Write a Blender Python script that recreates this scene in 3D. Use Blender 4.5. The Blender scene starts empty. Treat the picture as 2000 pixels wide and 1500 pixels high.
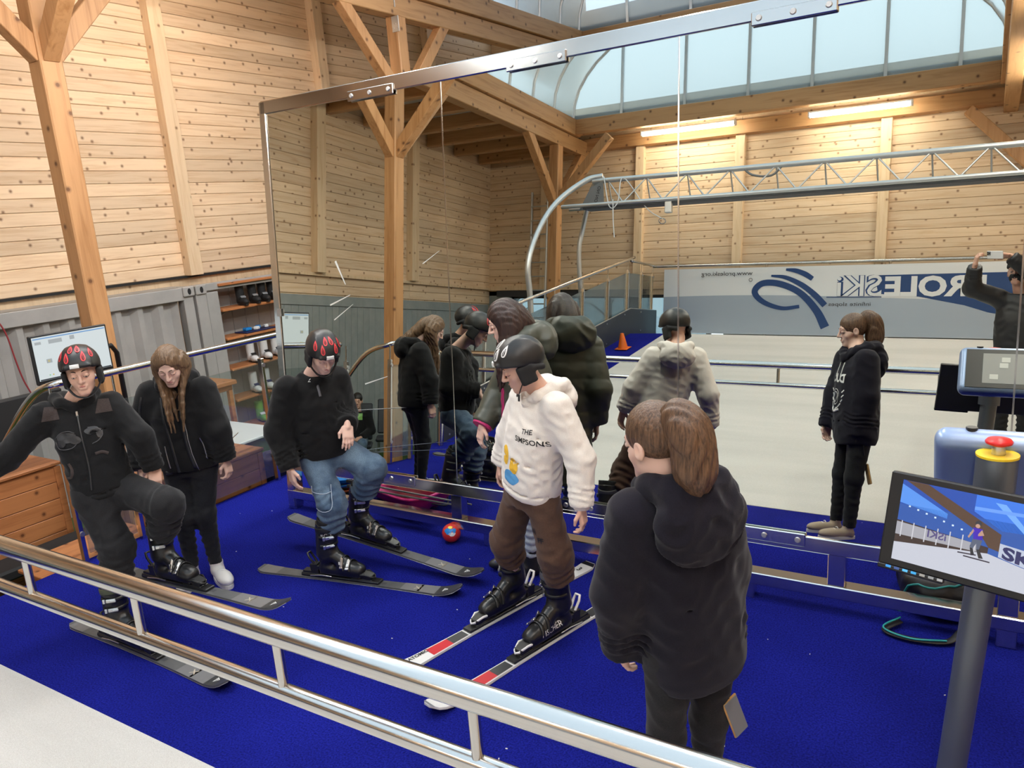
import bpy, bmesh, math, random
import numpy as np
from math import sin, cos, pi, radians
from mathutils import Vector, Matrix
random.seed(7)
S = bpy.context.scene
COL = S.collection
# ------------------------------------------------------------------ camera
H = 2.3                                            # the phone is 2.3 m above the blue carpet
CAM = np.array([0.0, 0.0, H])
YAW, PITCH, ROLL, TH = [radians(a) for a in (-32.297, 12.816, 4.40, 4.954)]
_f = np.array([sin(YAW)*cos(PITCH), cos(YAW)*cos(PITCH), -sin(PITCH)])
_r0 = np.array([cos(YAW), -sin(YAW), 0.0]); _d0 = np.cross(_f, _r0)
_r = cos(ROLL)*_r0 + sin(ROLL)*_d0; _d = -sin(ROLL)*_r0 + cos(ROLL)*_d0
cd = bpy.data.cameras.new('camera'); cam = bpy.data.objects.new('camera', cd); COL.objects.link(cam)
cd.sensor_width = 36.0; cd.lens = 27.0; cd.clip_start = 0.004; cd.clip_end = 300
cam.matrix_world = Matrix(((_r[0], -_d[0], -_f[0], 0), (_r[1], -_d[1], -_f[1], 0), (_r[2], -_d[2], -_f[2], H), (0, 0, 0, 1)))
S.camera = cam
# ------------------------------------------------------------------ world and exposure
W = bpy.data.worlds.new('overcast sky'); S.world = W; W.use_nodes = True
bg = W.node_tree.nodes['Background']; bg.inputs[0].default_value = (0.80, 0.91, 1.0, 1); bg.inputs[1].default_value = 1.22
S.view_settings.view_transform = 'Standard'; S.view_settings.look = 'None'
S.view_settings.gamma = 1.0; S.view_settings.use_curve_mapping = False
S.view_settings.exposure = 0.95
S.cycles.use_denoising = True
S.cycles.max_bounces = 8; S.cycles.diffuse_bounces = 4; S.cycles.glossy_bounces = 5
S.cycles.transparent_max_bounces = 16; S.cycles.transmission_bounces = 6
S.cycles.sample_clamp_indirect = 6.0; S.cycles.caustics_reflective = False; S.cycles.caustics_refractive = False

# ------------------------------------------------------------------ materials
MATS = {}
def mat(name, col=(.8,.8,.8), rough=.6, metal=0.0, spec=.5, **k):
    if name in MATS: return MATS[name]
    m = bpy.data.materials.new(name); m.use_nodes = True; MATS[name] = m
    b = m.node_tree.nodes['Principled BSDF']
    b.inputs['Base Color'].default_value = (*col, 1); b.inputs['Roughness'].default_value = rough
    b.inputs['Metallic'].default_value = metal; b.inputs['Specular IOR Level'].default_value = spec
    for key, v in k.items(): b.inputs[key].default_value = v
    return m
class G:                                            # small node-graph helper
    def __init__(s, m): s.t = m.node_tree; s.b = s.t.nodes['Principled BSDF']
    def n(s, kind, **k):
        nd = s.t.nodes.new('ShaderNode' + kind)
        for a, v in k.items():
            if a.startswith('_'): setattr(nd, a[1:], v)
            else: nd.inputs[a].default_value = v
        return nd
    def l(s, a, b): s.t.links.new(a, b)
    def ramp(s, fac, stops):
        r = s.t.nodes.new('ShaderNodeValToRGB'); e = r.color_ramp.elements
        while len(e) < len(stops): e.new(.5)
        for q, (p, c) in zip(e, stops): q.position = p; q.color = (*c, 1)
        s.l(fac, r.inputs[0]); return r.outputs[0]
    def mix(s, fac, a, b, mode='MIX'):
        x = s.t.nodes.new('ShaderNodeMix'); x.data_type = 'RGBA'; x.blend_type = mode
        for sock, v in ((x.inputs[0], fac), (x.inputs[6], a), (x.inputs[7], b)):
            if isinstance(v, (int, float)): sock.default_value = v
            elif isinstance(v, tuple): sock.default_value = (*v, 1)
            else: s.l(v, sock)
        return x.outputs[2]
    def bump(s, h, strength=.3, dist=.01):
        x = s.n('Bump', Strength=strength, Distance=dist); s.l(h, x.inputs['Height']); s.l(x.outputs[0], s.b.inputs['Normal'])
    def coords(s, scale, rnd=True):
        tc = s.n('TexCoord'); mp = s.n('Mapping', Scale=scale); src = tc.outputs['Object']
        if rnd:
            oi = s.n('ObjectInfo'); c = s.n('CombineXYZ'); mu = s.n('Math', _operation='MULTIPLY'); mu.inputs[1].default_value = 37.0
            s.l(oi.outputs['Random'], mu.inputs[0])
            for i in range(3): s.l(mu.outputs[0], c.inputs[i])
            s.l(c.outputs[0], mp.inputs['Location'])
        s.l(src, mp.inputs[0]); return mp.outputs[0]
def wood(name, c1, c2, knot, along=1, rough=.55, knots=1.0, vary=.18, sc=1.0):
    """timber: grain stretched along one object axis, knots, tint that differs from piece to piece"""
    m = mat(name, c1, rough); g = G(m)
    s = [9.0*sc, 9.0*sc, 9.0*sc]; s[along] = .55*sc
    v = g.coords(tuple(s))
    n1 = g.n('TexNoise', Scale=2.2, Detail=5.0, Roughness=.6, Distortion=.6); g.l(v, n1.inputs['Vector'])
    col = g.ramp(n1.outputs['Fac'], [(.30, c2), (.52, c1), (.75, tuple(min(1, x*1.06) for x in c1))])
    v2 = g.coords((1.0, 1.0, 1.0)); sx = g.n('SeparateXYZ'); g.l(v2, sx.inputs[0]); cb = g.n('CombineXYZ'); ot = [i for i in range(3) if i != along]
    ad = g.n('Math', _operation='ADD'); g.l(sx.outputs[ot[0]], ad.inputs[0]); g.l(sx.outputs[ot[1]], ad.inputs[1]); g.l(sx.outputs[along], cb.inputs[0]); g.l(ad.outputs[0], cb.inputs[1])
    vo = g.n('TexVoronoi', Scale=3.5*sc, Randomness=1.0, _voronoi_dimensions='2D'); g.l(cb.outputs[0], vo.inputs['Vector'])
    k = g.ramp(vo.outputs['Distance'], [(.035, (1,1,1)), (.060, (.45,.45,.45)), (.11, (0,0,0))])
    kk = g.n('Math', _operation='MULTIPLY'); kk.inputs[1].default_value = .85*knots; g.l(k, kk.inputs[0])
    col = g.mix(kk.outputs[0], col, knot)
    oi = g.n('ObjectInfo'); vr = g.ramp(oi.outputs['Random'], [(0, (1-vary,)*3), (1, (1+vary*.35, 1+vary*.25, 1+vary*.15))])
    col = g.mix(1.0, col, vr, 'MULTIPLY')
    g.l(col, g.b.inputs['Base Color']); g.bump(n1.outputs['Fac'], .08, .01); return m
def noisy(name, c1, c2, scale=20., rough=.8, bump=0.0, detail=4., dist=.01, metal=0., spec=.4, stretch=(1,1,1), lo=.35, hi=.65, rnd=True):
    m = mat(name, c1, rough, metal, spec); g = G(m); v = g.coords(stretch, rnd)
    n = g.n('TexNoise', Scale=scale, Detail=detail, Roughness=.6); g.l(v, n.inputs['Vector'])
    g.l(g.ramp(n.outputs['Fac'], [(lo, c1), (hi, c2)]), g.b.inputs['Base Color'])
    if bump: g.bump(n.outputs['Fac'], bump, dist)
    return m
def cloth(name, c, v=.25, scale=260., rough=.92, bump=.25, folds=.0):
    m = noisy(name, tuple(x*(1-v) for x in c), tuple(min(1, x*(1+v)) for x in c), scale, rough, bump, 3., .002, spec=.2)
    m.node_tree.nodes['Principled BSDF'].inputs['Sheen Weight'].default_value = .12
    return m
def emit(name, col, strength, base=None):
    m = mat(name, col if base is None else base); b = m.node_tree.nodes['Principled BSDF']
    b.inputs['Emission Color'].default_value = (*col, 1); b.inputs['Emission Strength'].default_value = strength; return m
def glassy(name, tint=(.92,.97,.95), refl=.12, rough=.02, haze=0.0, hazecol=(.8,.85,.9)):
    """clear sheet: mostly transparent, with fresnel reflections and a little haze"""
    m = bpy.data.materials.new(name); m.use_nodes = True; MATS[name] = m; t = m.node_tree; t.nodes.clear()
    out = t.nodes.new('ShaderNodeOutputMaterial'); tr = t.nodes.new('ShaderNodeBsdfTransparent'); tr.inputs[0].default_value = (*tint, 1)
    gl = t.nodes.new('ShaderNodeBsdfGlossy'); gl.inputs['Roughness'].default_value = rough; gl.inputs[0].default_value = (1, 1, 1, 1)
    fr = t.nodes.new('ShaderNodeFresnel'); fr.inputs[0].default_value = 1.225
    ad = t.nodes.new('ShaderNodeMath'); ad.operation = 'MULTIPLY_ADD'; ad.inputs[1].default_value = .8; ad.inputs[2].default_value = refl*.3
    mx = t.nodes.new('ShaderNodeMixShader'); t.links.new(fr.outputs[0], ad.inputs[0]); t.links.new(ad.outputs[0], mx.inputs[0])
    src = tr.outputs[0]
    if haze:
        df = t.nodes.new('ShaderNodeBsdfTranslucent'); df.inputs[0].default_value = (*hazecol, 1)
        d2 = t.nodes.new('ShaderNodeBsdfDiffuse'); d2.inputs[0].default_value = (*hazecol, 1)
        m1 = t.nodes.new('ShaderNodeMixShader'); m1.inputs[0].default_value = .35; t.links.new(df.outputs[0], m1.inputs[1]); t.links.new(d2.outputs[0], m1.inputs[2])
        m2 = t.nodes.new('ShaderNodeMixShader'); m2.inputs[0].default_value = haze; t.links.new(tr.outputs[0], m2.inputs[1]); t.links.new(m1.outputs[0], m2.inputs[2]); src = m2.outputs[0]
    t.links.new(src, mx.inputs[1]); t.links.new(gl.outputs[0], mx.inputs[2]); t.links.new(mx.outputs[0], out.inputs[0]); return m

wood('board_pine', (.80,.61,.42), (.68,.47,.29), (.20,.09,.04), 1, .6)
wood('board_pine_x', (.80,.61,.42), (.68,.47,.29), (.20,.09,.04), 0, .6)
wood('stud_pine', (.78,.59,.39), (.68,.48,.29), (.2,.09,.04), 2, .6, vary=.08)
wood('timber', (.52,.27,.115), (.37,.17,.06), (.10,.035,.012), 2, .55, vary=.10, sc=.8)
wood('timber_y', (.52,.29,.13), (.38,.19,.075), (.10,.035,.012), 1, .55, vary=.10, sc=.8)
wood('timber_x', (.52,.29,.13), (.38,.19,.075), (.10,.035,.012), 0, .55, vary=.10, sc=.8)
wood('larch', (.50,.20,.075), (.34,.115,.04), (.08,.02,.008), 1, .45, vary=.12)
wood('larch_x', (.50,.20,.075), (.34,.115,.04), (.08,.02,.008), 0, .45, vary=.12)
noisy('container_grey', (.33,.325,.315), (.38,.37,.36), 3., .45, spec=.5)
noisy('cladding_grey', (.26,.29,.29), (.31,.335,.33), 4., .5)
noisy('turf', (.03,.075,.015), (.075,.14,.03), 160., .95, .8, 3., .02)
m = noisy('blue_carpet', (.002,.005,.135), (.018,.027,.46), 110., .95, 1.0, 5., .02, spec=.1, lo=.3, hi=.72, rnd=False)
g = G(m); v = g.coords((1,1,1), False); n2 = g.n('TexNoise', Scale=1.6, Detail=3.); g.l(v, n2.inputs['Vector'])
old = g.b.inputs['Base Color'].links[0].from_socket
g.l(g.mix(1.0, old, g.ramp(n2.outputs['Fac'], [(.3,(.75,.75,.8)),(.7,(1.2,1.2,1.15))]), 'MULTIPLY'), g.b.inputs['Base Color'])
m = noisy('white_belt', (.57,.555,.525), (.73,.72,.695), 240., .9, .7, 4., .006, spec=.15, rnd=False)
g = G(m); v = g.coords((.22,1.6,1), False); n2 = g.n('TexNoise', Scale=2., Detail=3.); g.l(v, n2.inputs['Vector'])
old = g.b.inputs['Base Color'].links[0].from_socket
g.l(g.mix(1.0, old, g.ramp(n2.outputs['Fac'], [(.32,(.90,.90,.90)),(.6,(1.,1.,1.))]), 'MULTIPLY'), g.b.inputs['Base Color'])
mat('steel', (.66,.65,.63), .16, 1.0); mat('steel_satin', (.62,.62,.61), .32, 1.0); mat('steel_dull', (.55,.56,.57), .42, 1.0)
mat('galvanised', (.60,.62,.63), .4, .85)
mat('mirror', (.735,.76,.695), 0.0, 1.0)
mat('mirror_back', (.05,.05,.05), .6)
mat('black_plastic', (.012,.012,.013), .38); mat('black_matte', (.010,.010,.011), .75); mat('dark_panel', (.035,.04,.05), .45)
mat('white_plastic', (.78,.78,.77), .4); mat('grey_plastic', (.20,.21,.22), .42)
mat('blue_plastic', (.01,.22,.62), .35); mat('orange_plastic', (.85,.16,.01), .35); mat('pink_plastic', (.62,.03,.22), .35); mat('red_plastic', (.70,.02,.02), .35)
mat('yellow_plastic', (.85,.60,.02), .4); mat('console_blue', (.12,.16,.24), .35, .3); mat('post_grey', (.17,.19,.215), .36, .6)
mat('green_plastic', (.18,.42,.08), .4); mat('navy_plastic', (.015,.02,.09), .35)
glassy('clear_glass', (.90,.95,.93), .14)
glassy('acrylic', (.86,.91,.90), .20, .03, .06)
glassy('skylight_sheet', (.50,.56,.60), .05, .2, .40, (.80,.90,.97))
glassy('window_glass', (.50,.58,.62), .2)
emit('tube_light', (1.0, .945, .875), 60.0); emit('tube_light_old', (1.0, .92, .80), 34.0)  # the stronger glow is for lamps added to brighten the hall

# ------------------------------------------------------------------ geometry helpers
ORG = {}
def tag(o, label=None, cat=None, group=None, kind=None):
    if label: o['label'] = label
    if cat: o['category'] = cat
    if group: o['group'] = group
    if kind: o['kind'] = kind
    return o
def thing(name, loc, label=None, cat=None, group=None):
    o = bpy.data.objects.new(name, None); COL.objects.link(o); o.location = loc; o.empty_display_size = .1
    ORG[o.name] = Vector(loc); return tag(o, label, cat, group)
def _basis(d):
    d = np.asarray(d, float); d = d/np.linalg.norm(d)
    a = np.array([0, 0, 1.]) if abs(d[2]) < .9 else np.array([1., 0, 0])
    u = np.cross(a, d); u /= np.linalg.norm(u); return d, u, np.cross(d, u)
class MB:
    def __init__(s): s.v = []; s.f = []; s.m = []; s.cur = 0; s.smooth = []
    def add(s, vs, fs, smooth=False):
        o = len(s.v); s.v += [tuple(map(float, q)) for q in vs]
        for q in fs: s.f.append(tuple(i+o for i in q)); s.m.append(s.cur); s.smooth.append(smooth)
        return s
    def box(s, c, size, rot=None, bev=0.0):
        """box with centre c; optional 3x3 rotation; bev chamfers the edges"""
        x, y, z = [k/2 for k in size]; c = np.asarray(c, float)
        if bev <= 0:
            vs = np.array([(sx*x, sy*y, sz*z) for sx in (-1,1) for sy in (-1,1) for sz in (-1,1)])
            fs = [(0,1,3,2),(4,6,7,5),(0,4,5,1),(2,3,7,6),(0,2,6,4),(1,5,7,3)]
        else:
            b = min(bev, x*.95, y*.95, z*.95); vs = []; idx = {}
            for sx in (-1,1):
                for sy in (-1,1):
                    for sz in (-1,1):
                        for k in range(3):
                            p = [sx*x, sy*y, sz*z]
                            for j in range(3):
                                if j != k: p[j] -= (sx, sy, sz)[j]*b
                            idx[(sx,sy,sz,k)] = len(vs); vs.append(p)
            vs = np.array(vs); fs = []
            for k in range(3):
                a, b2 = [j for j in range(3) if j != k]
                for sg in (-1,1):
                    q = []
                    for sa, sb in ((-1,-1),(1,-1),(1,1),(-1,1)):
                        t = [0,0,0]; t[k]=sg; t[a]=sa; t[b2]=sb; q.append(idx[(*t,k)])
                    fs.append(tuple(q))
            for k in range(3):                        # edge strips parallel to axis k
                a, b2 = [j for j in range(3) if j != k]
                for sa in (-1,1):
                    for sb in (-1,1):
                        t1=[0,0,0]; t1[a]=sa; t1[b2]=sb; t2=list(t1); t1[k]=-1; t2[k]=1
                        fs.append((idx[(*t1,a)], idx[(*t2,a)], idx[(*t2,b2)], idx[(*t1,b2)]))
            for sx in (-1,1):
                for sy in (-1,1):
                    for sz in (-1,1): fs.append(tuple(idx[(sx,sy,sz,k)] for k in range(3)))
        if rot is not None: vs = vs @ np.asarray(rot).T
        return s.add(vs + c, fs)
    def cyl(s, a, b, r, r2=None, n=16, cap=True):
        a = np.asarray(a, float); b = np.asarray(b, float); r2 = r if r2 is None else r2
        d, u, w = _basis(b-a); vs = []
        for p, q in ((a, r), (b, r2)):
            for i in range(n): t = 2*pi*i/n; vs.append(p + q*(cos(t)*u + sin(t)*w))
        fs = [(i, (i+1)%n, n+(i+1)%n, n+i) for i in range(n)]
        s.add(vs, fs, True)
        if cap:
            s.add(vs[:n], [tuple(range(n-1,-1,-1))]); s.add(vs[n:], [tuple(range(n))])
        return s
    def tube(s, pts, r, n=12, closed=False, rs=None, cap=True, flat=1.0, up=None):
        pts = [np.asarray(p, float) for p in pts]; N = len(pts); vs = []; fs = []
        prev = None
        for i in range(N):
            if closed: t = pts[(i+1)%N]-pts[i-1]
            else: t = pts[min(i+1,N-1)]-pts[max(i-1,0)]
            t = t/(np.linalg.norm(t)+1e-12)
            if prev is None:
                if up is not None: u = np.asarray(up, float); u = u - t*(u@t); u /= np.linalg.norm(u)
                else: _, u, _ = _basis(t)
            else: u = prev - t*(prev@t); u /= (np.linalg.norm(u)+1e-12)
            prev = u; w = np.cross(t, u); q = rs[i] if rs is not None else r
            for k in range(n): a = 2*pi*k/n; vs.append(pts[i] + q*(cos(a)*u*flat + sin(a)*w))
        M = N if closed else N-1
        for i in range(M):
            for k in range(n):
                a = i*n+k; b = i*n+(k+1)%n; c = ((i+1)%N)*n+(k+1)%n; d = ((i+1)%N)*n+k; fs.append((a,b,c,d))
        s.add(vs, fs, True)
        if cap and not closed: s.add(vs[:n], [tuple(range(n-1,-1,-1))]); s.add(vs[-n:], [tuple(range(n))])
        return s
    def lathe(s, prof, base=(0,0,0), axis=(0,0,1), n=24):
        base = np.asarray(base, float); d, u, w = _basis(axis); vs = []; fs = []
        for r, h in prof:
            for k in range(n): a = 2*pi*k/n; vs.append(base + d*h + r*(cos(a)*u + sin(a)*w))
        for i in range(len(prof)-1):
            for k in range(n): fs.append((i*n+k, i*n+(k+1)%n, (i+1)*n+(k+1)%n, (i+1)*n+k))
        return s.add(vs, fs, True)
    def prism(s, out, o, u, v, w, t):
        """2D outline (counter-clockwise) placed at o with axes u,v, extruded along w by t"""
        o, u, v, w = [np.asarray(q, float) for q in (o, u, v, w)]; n = len(out)
        a = [o + u*p[0] + v*p[1] for p in out]; b = [q + w*t for q in a]
        s.add(a + b, [(i, (i+1)%n, n+(i+1)%n, n+i) for i in range(n)])
        s.add(a, [tuple(range(n-1,-1,-1))]); s.add(b, [tuple(range(n))]); return s
    def grid(s, P, smooth=True, closed_u=False):
        """P: array (nu,nv,3)"""
        P = np.asarray(P, float); nu, nv = P.shape[:2]; fs = []
        for i in range(nu if closed_u else nu-1):
            for j in range(nv-1): fs.append((i*nv+j, ((i+1)%nu)*nv+j, ((i+1)%nu)*nv+j+1, i*nv+j+1))
        return s.add(P.reshape(-1,3), fs, smooth)
    def mesh(s, name, mats, org=(0,0,0)):
        me = bpy.data.meshes.new(name); o = Vector(org)
        me.from_pydata([Vector(q)-o for q in s.v], [], s.f)
        for m_ in (mats if isinstance(mats, (list, tuple)) else [mats]): me.materials.append(MATS[m_] if isinstance(m_, str) else m_)
        me.polygons.foreach_set('material_index', s.m); me.polygons.foreach_set('use_smooth', s.smooth); me.update(); return me
    def build(s, name, mats, parent=None, loc=None):
        """link as one mesh object; geometry is given in world space"""
        if parent is not None: org = ORG[parent.name]
        else: org = Vector(loc) if loc is not None else Vector((0,0,0))
        ob = bpy.data.objects.new(name, s.mesh(name, mats, org)); COL.objects.link(ob)
        if parent is not None: ob.parent = parent; ORG[ob.name] = org
        else: ob.location = org; ORG[ob.name] = org
        return ob
def struct(ob): ob['kind'] = 'structure'; return ob
def put(name, me, loc, parent=None, rot=None):
    ob = bpy.data.objects.new(name, me); COL.objects.link(ob)
    if parent is not None: ob.parent = parent; ob.location = Vector(loc)-ORG[parent.name]
    else: ob.location = loc
    ORG[ob.name] = Vector(loc)
    if rot is not None: ob.rotation_euler = rot
    return ob
def copy_tree(o, parent=None):
    c = o.copy(); COL.objects.link(c)
    if parent is not None: c.parent = parent
    for ch in list(o.children): copy_tree(ch, c)
    return c
def rz(a): return np.array([[cos(a),-sin(a),0],[sin(a),cos(a),0],[0,0,1]])
def rx(a): return np.array([[1,0,0],[0,cos(a),-sin(a)],[0,sin(a),cos(a)]])
def ry(a): return np.array([[cos(a),0,sin(a)],[0,1,0],[-sin(a),0,cos(a)]])
def frame(fwd, up=(0,0,1)):
    """3x3 whose columns are right, forward, up"""
    f = np.asarray(fwd, float); f /= np.linalg.norm(f); r = np.cross(f, up); r /= np.linalg.norm(r); return np.array([r, f, np.cross(r, f)]).T
def spline(pts, n=8):
    """Catmull-Rom through the points"""
    P = [np.asarray(p, float) for p in pts]; P = [2*P[0]-P[1]] + P + [2*P[-1]-P[-2]]; out = []
    for i in range(1, len(P)-2):
        for k in range(n):
            t = k/n; a, b, c, d = P[i-1:i+3]
            out.append(.5*((2*b) + (c-a)*t + (2*a-5*b+4*c-d)*t*t + (3*b-a-3*c+d)*t**3))
    out.append(P[-2]); return out
FONT_CACHE = {}
def text_polys(txt, size=1.0, bold=0.0, depth=.002, spacing=1.0, fit=None):
    """vertices and faces of flat lettering with its lower-left corner at the origin of the xy plane"""
    cu = bpy.data.curves.new('lettering', 'FONT'); cu.body = txt; cu.size = size; cu.extrude = depth; cu.offset = bold; cu.space_character = spacing; cu.resolution_u = 3
    ob = bpy.data.objects.new('lettering', cu); COL.objects.link(ob); dg = bpy.context.evaluated_depsgraph_get(); dg.update()
    me = bpy.data.meshes.new_from_object(ob.evaluated_get(dg)); vs = np.array([v.co[:] for v in me.vertices]); fs = [tuple(p.vertices) for p in me.polygons]
    bpy.data.objects.remove(ob); bpy.data.curves.remove(cu); bpy.data.meshes.remove(me)
    vs[:, :2] -= vs[:, :2].min(0)
    if fit: vs[:, 0] *= fit[0]/vs[:, 0].max(); vs[:, 1] *= fit[1]/vs[:, 1].max()
    return vs, fs
def lettering(mb, txt, o, u, v, w=None, **k):
    """place lettering on a plane: origin o, reading direction u, up direction v"""
    vs, fs = text_polys(txt, **k); o, u, v = [np.asarray(q, float) for q in (o, u, v)]
    w = np.cross(u, v) if w is None else np.asarray(w, float)
    mb.add([o + u*a + v*b + w*c for a, b, c in vs], fs); return mb
# ================================================================== the hall
XW, YB, YF, XR, ZG = -9.5, -5.9, 15.2, 4.2, -0.85
FRX = (-4.87, -4.22, -3.57, -2.92, -2.255, -1.602, -.953, -.30, .35)
SL = radians(13.0); Y0 = 1.725                       # the belt leaves the carpet at y = Y0 and climbs 13 degrees
YT = -4.5; ZT = math.tan(SL)*(Y0-YT)
def zs(y): return 0.0 if y >= Y0 else (math.tan(SL)*(Y0-y) if y > YT else ZT)
fl = struct(MB().box(((XW+XR)/2, (YB+YF)/2, ZG-.1), (XR-XW, YF-YB, .2)).build('floor', 'turf'))
# --- blue carpet platform
cp = struct(MB().box((-1.5, 4.1125, ZG/2), (8.2, 4.775, -ZG)).build('floor_carpet', 'blue_carpet')); cp['label'] = 'blue carpeted landing in front of the mirror'
# --- sloping belt with a level top, blue strip beside it
def slope_prism(name, x0, x1, m_, dz=0.0):
    prof = [(Y0, ZG), (Y0, dz), (YT, ZT+dz), (-5.8, ZT+dz), (-5.8, ZG)]
    return struct(MB().prism(prof, (x0,0,0), (0,1,0), (0,0,1), (1,0,0), x1-x0).build(name, m_))
slope_prism('floor_belt', -4.85, 2.6, 'white_belt', .004)['label'] = 'white endless ski belt climbing away from the mirror'
slope_prism('floor_strip', -5.6, -4.85, 'blue_carpet')['label'] = 'blue carpet strip along the ski belt'
# --- dark side board (fascia) of the belt
mb = MB(); h = .45
mb.prism([(Y0-.5, zs(Y0-.5)), (YT, ZT), (-5.78, ZT), (-5.78, ZT+h), (YT, ZT+h), (Y0-.5, zs(Y0-.5)+h)][::-1], (-5.52,0,0), (0,1,0), (0,0,1), (1,0,0), .03)
fa = struct(mb.build('trim_1', 'dark_panel')); fa['label'] = 'dark side board along the ski belt'
mb = MB()
for y in np.arange(Y0-.7, -5.7, -.75):
    for dz in (.06, .40): mb.cyl((-5.49, y, zs(y)+dz), (-5.482, y, zs(y)+dz), .012, n=8)
mb.build('bolt', 'steel_satin', fa)['kind'] = 'stuff'
mb = MB().tube([(-5.505, Y0-.5, zs(Y0-.5)+h), (-5.505, YT, ZT+h), (-5.505, -5.78, ZT+h)], .012, 8); mb.build('edge_strip', 'steel_satin', fa)
# --- left wall of pine boards
def board_mesh(L, pitch, axis, m_):
    g_ = .007; hh = pitch/2 - .002; mb = MB(); t = .02
    prof = [(0,-hh), (t-g_,-hh), (t,-hh+g_), (t,hh-g_), (t-g_,hh), (0,hh)]
    if axis == 1: mb.prism(prof, (0,-L/2,0), (1,0,0), (0,0,1), (0,1,0), L)
    else: mb.prism([(-a,b) for a,b in prof][::-1], (-L/2,0,0), (0,-1,0), (0,0,1), (1,0,0), L)
    return mb.mesh('board', m_)
PI_ = .156
wl = struct(MB().box((XW-.15, (YB+YF)/2, 3.1), (.3, YF-YB, 7.9)).build('wall_left', 'stud_pine'))
bays = [(-5.9,-3.1,2.02), (-3.1,-.66,2.02), (-.66,2.4,2.02), (2.4,6.86,1.735), (6.86,9.82,1.735), (9.82,12.8,1.735), (12.8,15.2,1.735)]
for y0, y1, z0 in bays:
    me = board_mesh(y1-y0-.006, PI_, 1, 'board_pine'); z = z0 + PI_/2
    while z < (5.6 if y0 < 2 else 6.8): put('board', me, (XW, (y0+y1)/2, z), wl); z += PI_
me = MB().box((0,0,0), (.16,.20,4.2), bev=.006).mesh('stud', 'stud_pine')
for y, z0 in ((-3.1,2.37), (-.66,2.37)): put('stud', MB().box((0,0,0), (.16,.20,3.2), bev=.006).mesh('stud', 'stud_pine'), (XW+.09, y, z0+1.6), wl)
me = MB().box((0,0,0), (.16,.20,5.2), bev=.006).mesh('stud', 'stud_pine')
for y in (6.86, 9.82, 12.8): put('stud', me, (XW+.09, y, 1.735+2.6), wl)
MB().box((XW+.05, -1.7, 2.345), (.07, 8.2, .05)).build('rail', 'stud_pine', wl)
MB().box((XW+.03, 8.8, 1.722), (.06, 12.8, .03)).build('gap_strip', 'black_matte', wl)
# --- grey cladding low on the left wall (mirror side of the hall)
cl = struct(MB().box((XW+.01, -1.7, .575), (.02, 8.2, 2.85)).build('wall_cladding', 'cladding_grey')); cl['label'] = 'grey vertical plank cladding under the pine boards'
me = MB().box((0,0,0), (.02,.148,2.68), bev=.005).mesh('plank', 'cladding_grey')
for i in range(54): put('plank', me, (XW+.03, -5.82+i*.1522, .49), cl)
MB().box((XW+.035, -1.7, 1.915), (.05, 8.2, .17), bev=.004).build('top_rail', 'cladding_grey', cl)
# --- shipping container under the boards
def container(y0, y1, label, cast=(True, True)):
    xf = XW + .42; t = thing('shipping_container', (xf, (y0+y1)/2, ZG), label, 'container', 'grey shipping containers under the boards')
    mb = MB(); pitch = .29; prof = []; y = y0+.17
    while y < y1-.17:
        prof += [(y, 0), (y+.07, 0), (y+.11, -.075), (y+.11+.11, -.075)]; y += pitch
    prof = [p for p in prof if p[0] < y1-.16]; P = np.array([[(xf+d, yy, z) for yy, d in prof] for z in (ZG+.15, 1.46)]); mb.grid(P, False); mb.build('corrugated_side', 'container_grey', t)
    MB().box((xf, (y0+y1)/2, 1.53), (.10, y1-y0-.3, .17), bev=.008).build('top_rail', 'container_grey', t)
    MB().box((xf, (y0+y1)/2, ZG+.08), (.10, y1-y0-.3, .16), bev=.008).build('bottom_rail', 'container_grey', t)
    MB().box((xf-.25, (y0+y1)/2, 1.6), (.5, y1-y0, .03)).build('roof', 'container_grey', t)
    for yy in (y0+.09, y1-.09):
        MB().box((xf-.02, yy, (ZG+1.5)/2), (.14, .15, 1.5-ZG), bev=.01).build('corner_post', 'container_grey', t)
        c = MB().box((xf, yy, 1.555), (.17, .165, .13), bev=.012).build('corner_casting', 'container_grey', t)
        MB().prism([(.026*cos(a), .042*sin(a)) for a in np.linspace(0, 2*pi, 15)[:-1]], (xf+.0855, yy, 1.555), (0,1,0), (0,0,1), (1,0,0), .003).build('slot', 'black_matte', c)
    return t
container(1.2, 6.53, 'grey corrugated shipping container under pine boards at far left')
ct = thing('shelving_container', (XW+.3, 8.6, ZG), 'grey container front with open shelves of boots', 'container')
MB().box((XW+.40, 6.63, (ZG+1.5)/2), (.16, .16, 1.5-ZG), bev=.01).build('corner_post', 'container_grey', ct)
c = MB().box((XW+.42, 6.63, 1.555), (.17, .165, .13), bev=.012).build('corner_casting', 'container_grey', ct)
MB().prism([(.026*cos(a), .042*sin(a)) for a in np.linspace(0, 2*pi, 15)[:-1]], (XW+.5055, 6.63, 1.555), (0,1,0), (0,0,1), (1,0,0), .003).build('slot', 'black_matte', c)
MB().box((XW+.40, 6.82, (ZG+1.5)/2), (.12, .20, 1.5-ZG), bev=.01).build('side_panel', 'container_grey', ct)
MB().box((XW+.40, 8.6, 1.57), (.10, 3.8, .10), bev=.008).build('top_rail', 'container_grey', ct)
me = MB().box((0,0,0), (.02,.23,2.36), bev=.004).mesh('back_plank', 'container_grey')
for i in range(13): put('back_plank', me, (XW+.06, 7.05+i*.235, .33), ct)
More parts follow.
